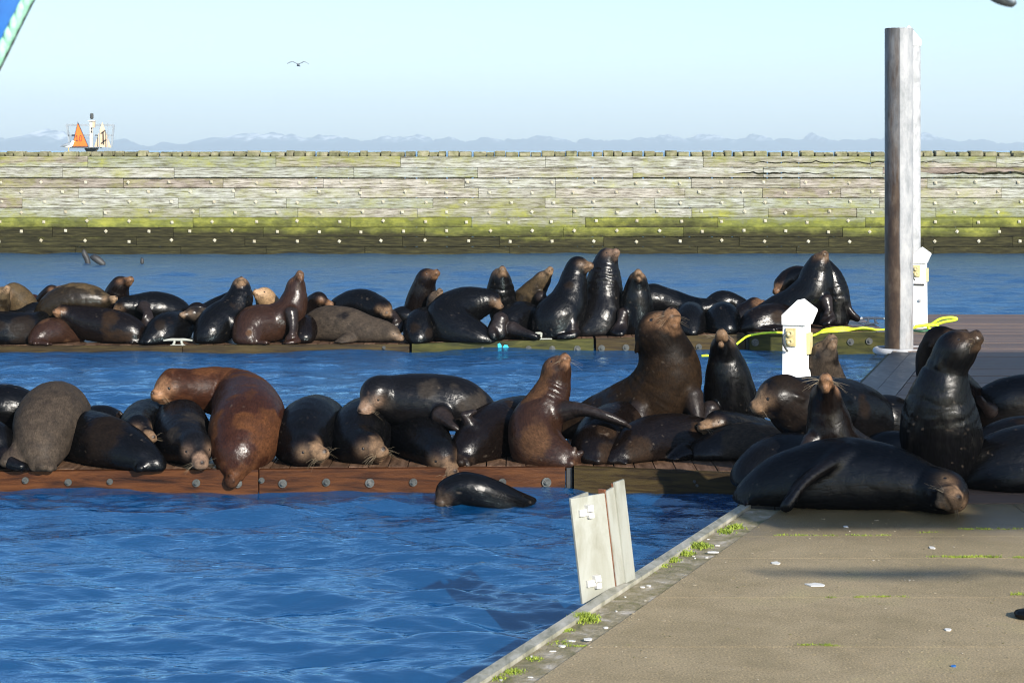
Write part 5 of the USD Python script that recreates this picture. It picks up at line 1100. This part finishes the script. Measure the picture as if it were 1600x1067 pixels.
F('black sea lion lying at far left edge low on the pier', [(-60, 520, .4, 28), (-20, 516, .3, 30), (20, 516, .25, 29), (50, 512, .4, 24), (72, 500, .8, 16)], pal='black', dry=.25, patch=[(35, 510, 0, 22)])
F('blue-black narrow back in the gap behind the lowest left ones', [(20, 500, 1.0, 18), (50, 492, 1.0, 20), (80, 494, 1.0, 20)], pal='black', dry=.05)
F('olive sea lion sprawled over its neighbours with pale flank patch', [(68, 500, .9, 20), (88, 480, .85, 27), (115, 468, .8, 27), (142, 468, .8, 23)], (162, 470, .75, 12), (182, 463, .6), pal='olive', dry=.5, face=1.0, folds=.008, fold_range=(.3, .7), fold_len=.12, patch=[(157, 462, .5, 9)])
F('brown rump with pale tail flippers low at left', [(55, 536, .0, 7), (62, 525, .1, 15), (80, 518, .3, 22), (102, 520, .5, 20), (118, 526, .6, 14)], pal='brown', dry=.4, hind=[(62, 540, -.1), (80, 540, -.1)])
F('dark sea lion with raised head looking right, tallest at the left end', [(175, 495, 1.6, 26), (180, 475, 1.5, 24), (183, 458, 1.4, 19)], (187, 446, 1.35, 14.5), (206, 432, 1.2), pal='dark', face=.8)
F('long dark brown sea lion stretched to the right with tan-tipped head at left', [(222, 528, .3, 8), (205, 518, .3, 22), (175, 510, .4, 27), (142, 504, .5, 26), (115, 496, .5, 20)], (100, 489, .45, 13), (84, 484, .25), pal='dark', dry=.3, folds=.010, fold_range=(.70, .95), face=1.1, hind=[(215, 537, .1), (200, 538, .1)], patch=[(170, 496, .1, 16)])
F('black sea lion with folded neck facing left, whiskered snout held low', [(290, 505, 1.5, 16), (272, 492, 1.4, 28), (248, 485, 1.3, 30), (222, 482, 1.2, 25)], (196, 479, 1.05, 16), (173, 487, .9), pal='black', folds=.014, fold_range=(.55, .95), fold_len=.09, dry=.1, face=.6, flips=[[(225, 480, .8, 10), (232, 495, .6, 9), (224, 515, .5, 8)]])
F('round black rump shining behind the cleat at left', [(228, 536, .0, 6), (240, 526, .1, 17), (258, 516, .3, 27), (275, 510, .8, 26)], pal='black', dry=.15, hind=[(236, 538, -.05), (225, 538, -.05)], patch=[(250, 508, 0, 10)])
F('grey head resting to the left right above the left cleat', [(345, 512, 1.2, 18), (328, 500, .9, 17), (314, 494, .7, 13.5)], (303, 490, .6, 11.5), (280, 490, .45), pal='taupe', face=.9)
F('dark ear-like flipper fold behind the grey resting head', [(292, 490, 1.2, 8), (306, 482, 1.2, 10), (320, 486, 1.2, 8)], pal='dark')
F('black sea lion sitting with raised tan-tipped snout and ringed neck, left of the blond one', [(318, 528, .1, 12), (328, 518, .2, 24), (340, 505, .4, 30), (362, 488, .6, 27), (374, 468, .7, 22), (376, 455, .75, 17)], (376, 448, .75, 14), (377, 432, .6), pal='black', folds=.015, fold_range=(.6, .95), fold_len=.07, dry=.2, face=1.1, flips=[[(362, 500, .3, 9), (372, 520, .2, 8), (378, 534, .1, 9)]])
F('dark back behind the black ringed-neck one', [(305, 495, 1.5, 14), (340, 482, 1.4, 18), (368, 468, 1.4, 16)], pal='black', dry=.1)
F('blond sea lion with pale face turned left, palest on the far pier', [(432, 505, 1.4, 22), (424, 488, 1.2, 22), (418, 474, 1.1, 19)], (414, 464, 1.0, 15), (398, 452, .85), pal='blond', folds=.008)
F('shiny brown sea lion sitting in profile with snout straight up and flipper planted', [(392, 536, .0, 9), (388, 524, .1, 22), (398, 508, .3, 31), (425, 504, .45, 29), (450, 490, .5, 26), (460, 468, .55, 21)], (462, 449, .55, 15), (468, 422, .45), pal='brown', dry=.12, face=.5, folds=.005, flips=[[(455, 490, .25, 11), (459, 512, .15, 10), (457, 533, .05, 9), (440, 541, -.05, 8)]], hind=[(400, 540, -.05), (420, 538, -.05)])
F('small dark rump in the gap right of the shiny brown one', [(478, 534, .2, 7), (476, 524, .2, 14), (478, 512, .5, 18), (486, 506, 1.0, 16)], pal='dark', dry=.35)
F('dark head with orange-brown face patch looking right, behind the long grey-brown one', [(478, 510, 1.8, 22), (484, 490, 1.6, 20), (490, 476, 1.5, 16)], (498, 468, 1.4, 12.5), (521, 474, 1.25), pal='dark', face=1.3)
F('long grey-brown sea lion lying with pointed head low at right', [(478, 525, .9, 22), (505, 508, .8, 29), (540, 508, .6, 29), (575, 516, .4, 23), (598, 519, .3, 19)], (610, 521, .22, 14), (631, 527, .08), pal='taupe', dry=.85, face=.9, flips=[[(545, 530, .25, 9), (530, 540, .1, 10), (515, 544, .0, 8)]])
F('black hump-backed sea lion facing the viewer with pale speckled face', [(520, 500, 1.7, 12), (535, 488, 1.5, 26), (562, 478, 1.3, 28), (585, 484, 1.1, 25)], (598, 482, .9, 15), (604, 488, .62), pal='black', dry=.06, face=1.2, flips=[[(612, 492, .8, 8), (622, 502, .7, 9), (618, 516, .6, 8)]])
F('black narrow back between the speckled face and the tall sitter', [(610, 510, 1.4, 16), (628, 496, 1.3, 18), (648, 498, 1.3, 18)], pal='black', dry=.06)
F('dark sea lion sitting tall in profile looking right, near the middle left', [(655, 505, 1.5, 26), (656, 482, 1.4, 26), (660, 460, 1.3, 22), (663, 445, 1.25, 18)], (666, 435, 1.2, 15.5), (684, 421, 1.05), pal='dark', dry=.12, face=.7)
F('small grey head pointing up beside the tall dark sitter', [(685, 500, 1.1, 20), (682, 482, 1.0, 17)], (680, 469, .95, 13), (687, 450, .85), pal='taupe', face=.6, folds=.008)
F('black rump with bright streak, left of the big black twisting one', [(652, 534, .0, 8), (655, 522, .15, 20), (658, 510, .4, 27), (672, 502, .9, 25)], pal='black', dry=.12, patch=[(648, 512, 0, 10), (670, 520, 0, 9)])
F('big black sea lion twisting its head to the right with tan snout', [(762, 535, .0, 12), (742, 524, .1, 23), (710, 512, .3, 34), (702, 495, .5, 36), (725, 480, .7, 32), (752, 472, .75, 23)], (768, 468, .7, 14), (785, 478, .5), pal='black', dry=.05, folds=.010, fold_range=(.72, .95), fold_len=.08, face=.9, up=(.1, -.2, 1))
F('black sea lion with deeply ringed neck and raised snout, behind the twisting one', [(800, 512, 1.4, 26), (790, 488, 1.3, 26), (782, 462, 1.2, 24), (782, 446, 1.15, 20)], (781, 435, 1.1, 15.5), (785, 415, .95), pal='black', folds=.02, fold_range=(.35, .92), fold_len=.09, dry=.05, face=.9)
F('wet black folded flank with flippers, left of the middle cleat', [(772, 525, .3, 12), (790, 512, .4, 26), (812, 500, .7, 30), (832, 500, 1.0, 24)], pal='black', dry=.06, folds=.012, fold_range=(.2, .8), fold_len=.14, flips=[[(782, 500, .1, 12), (776, 518, .0, 14), (774, 531, -.05, 12)], [(800, 512, .1, 10), (826, 522, .0, 10), (842, 528, -.05, 8)]])
F('tan-brown sea lion leaning right with pale pointed snout raised', [(795, 505, 1.5, 26), (810, 485, 1.4, 26), (828, 464, 1.3, 22), (840, 448, 1.2, 17)], (847, 438, 1.15, 13.5), (860, 416, 1.05), pal='olive', dry=.45, face=1.1, folds=.007, flips=[[(845, 465, 1.0, 10), (856, 478, .95, 9), (862, 490, .9, 7)]])
F('sleek black sea lion sitting upright in profile, snout pointing right, behind the cleat', [(850, 512, .2, 18), (868, 500, .3, 36), (885, 480, .4, 33), (893, 455, .45, 25), (897, 432, .5, 20)], (902, 416, .5, 15.5), (926, 411, .35), pal='black', dry=.05, face=.85, flips=[[(892, 490, .15, 11), (896, 510, .05, 10), (892, 523, -.02, 9), (872, 527, -.08, 7)]], patch=[(890, 445, .1, 12)])
F('tallest sea lion on the far pier, ringed neck and head thrown back', [(918, 515, .6, 26), (938, 500, .7, 36), (944, 470, .8, 31), (944, 440, .85, 28), (945, 420, .85, 22)], (948, 405, .85, 16.5), (964, 388, .7), pal='grey', folds=.018, fold_range=(.42, .9), fold_len=.11, dry=.15, face=.8, crest=.8)
F('black sea lion facing the viewer with chin raised, sitting right of the tallest', [(1000, 520, .9, 24), (996, 505, .7, 30), (994, 480, .6, 27), (995, 455, .55, 21)], (996, 440, .5, 15), (997, 420, .34), pal='black', dry=.03, mouth=.7, face=1.0, flips=[[(974, 490, .4, 9), (970, 510, .3, 9), (962, 524, .15, 9)]])
F('dark sea lion stretched out low behind the rumps, right of the chin-raised one', [(1112, 482, 1.7, 16), (1085, 484, 1.7, 21), (1050, 478, 1.6, 26), (1020, 468, 1.5, 26), (1005, 470, 1.5, 22)], pal='black', dry=.06, floor=None)
F('round black rump with pale tail, left of two side by side', [(1083, 527, -.02, 4), (1081, 518, .05, 10), (1078, 505, .3, 24), (1078, 497, .8, 26), (1082, 500, 1.4, 22)], pal='black', dry=.04)
F('round black rump with blue sheen, right of two side by side', [(1142, 520, .0, 6), (1134, 510, .1, 18), (1130, 500, .4, 27), (1131, 498, 1.0, 26), (1134, 500, 1.5, 22)], pal='black', dry=.04)
F('small dark back behind the right-hand round rump', [(1108, 480, 1.8, 14), (1128, 472, 1.8, 19), (1150, 476, 1.8, 16), (1168, 486, 1.7, 14)], pal='black', dry=.04, floor=None)
F('dark head with brown muzzle low among the bodies, left of the tall shiny one', [(1150, 500, 1.2, 18), (1165, 490, 1.2, 18)], (1178, 478, 1.15, 13.5), (1194, 469, 1.0), pal='dark', face=.9)
F('dark brown body lying in front of the tall shiny one', [(1162, 514, .3, 10), (1182, 503, .4, 22), (1208, 498, .5, 25), (1235, 500, .6, 22)], pal='dark', dry=.12, hind=[(1228, 515, .2), (1212, 518, .15)], patch=[(1215, 495, .2, 12)])
F('shiny black sea lion sitting with snout thrown straight up near the pile', [(1185, 505, .9, 24), (1215, 490, .9, 28), (1248, 476, .8, 32), (1270, 455, .75, 31), (1276, 430, .75, 25)], (1279, 414, .7, 17), (1287, 391, .62), pal='black', dry=.02, face=.6, flips=[[(1290, 470, .5, 11), (1296, 492, .4, 10), (1286, 508, .3, 9)]])
F('dark sea lion leaning left with brown snout, behind the shiny one near the pile', [(1275, 490, 1.6, 26), (1268, 462, 1.5, 28), (1250, 440, 1.45, 25), (1236, 438, 1.4, 20)], (1224, 444, 1.35, 14.5), (1208, 455, 1.2), pal='dark', dry=.1, face=.8)
F('glossy back and long flipper right of the shiny one, nearest the pile', [(1305, 510, 1.0, 14), (1304, 492, 1.0, 22), (1304, 462, 1.0, 24), (1298, 436, 1.0, 20), (1290, 420, 1.0, 15)], pal='black', dry=.03, flips=[[(1318, 470, .9, 10), (1328, 488, .9, 10), (1342, 499, .9, 8)]], folds=.01, fold_range=(.3, .8))

# swimmers beyond the far pier: flippers held up out of the water
def swim_flipper(label, pts, Y):
    P = np.array([[*W(px, py, Y), w * Y / FPX] for px, py, w in pts]); b = SeaLion(P, h=.02); c = P[:, :3]
    v, f = b.build(); o = P[0, :3].copy(); t = thing('swimming_sea_lion', label, 'sea lion', o)
    u = usdkit.mesh(stage, path_for('flipper', t), trimesh.Trimesh(v - o, f, process=False), L('black_paint'), True)
swim_flipper('upright dark flipper of a swimming sea lion near the breakwater at left', [(138, 414, 4), (136, 405, 4.4), (132, 397, 4.2), (131, 392, 2.2)], 58.0)
swim_flipper('rounded dark flipper of a swimming sea lion, right of the upright one', [(161, 412, 4), (154, 407, 5.5), (148, 403, 5.2), (143, 402, 2.6)], 57.0)
swim_flipper('tiny brown snout of a swimming sea lion far off near the breakwater', [(222, 410, 3), (222, 406, 2.6), (221, 404, 1.5)], 57.5)
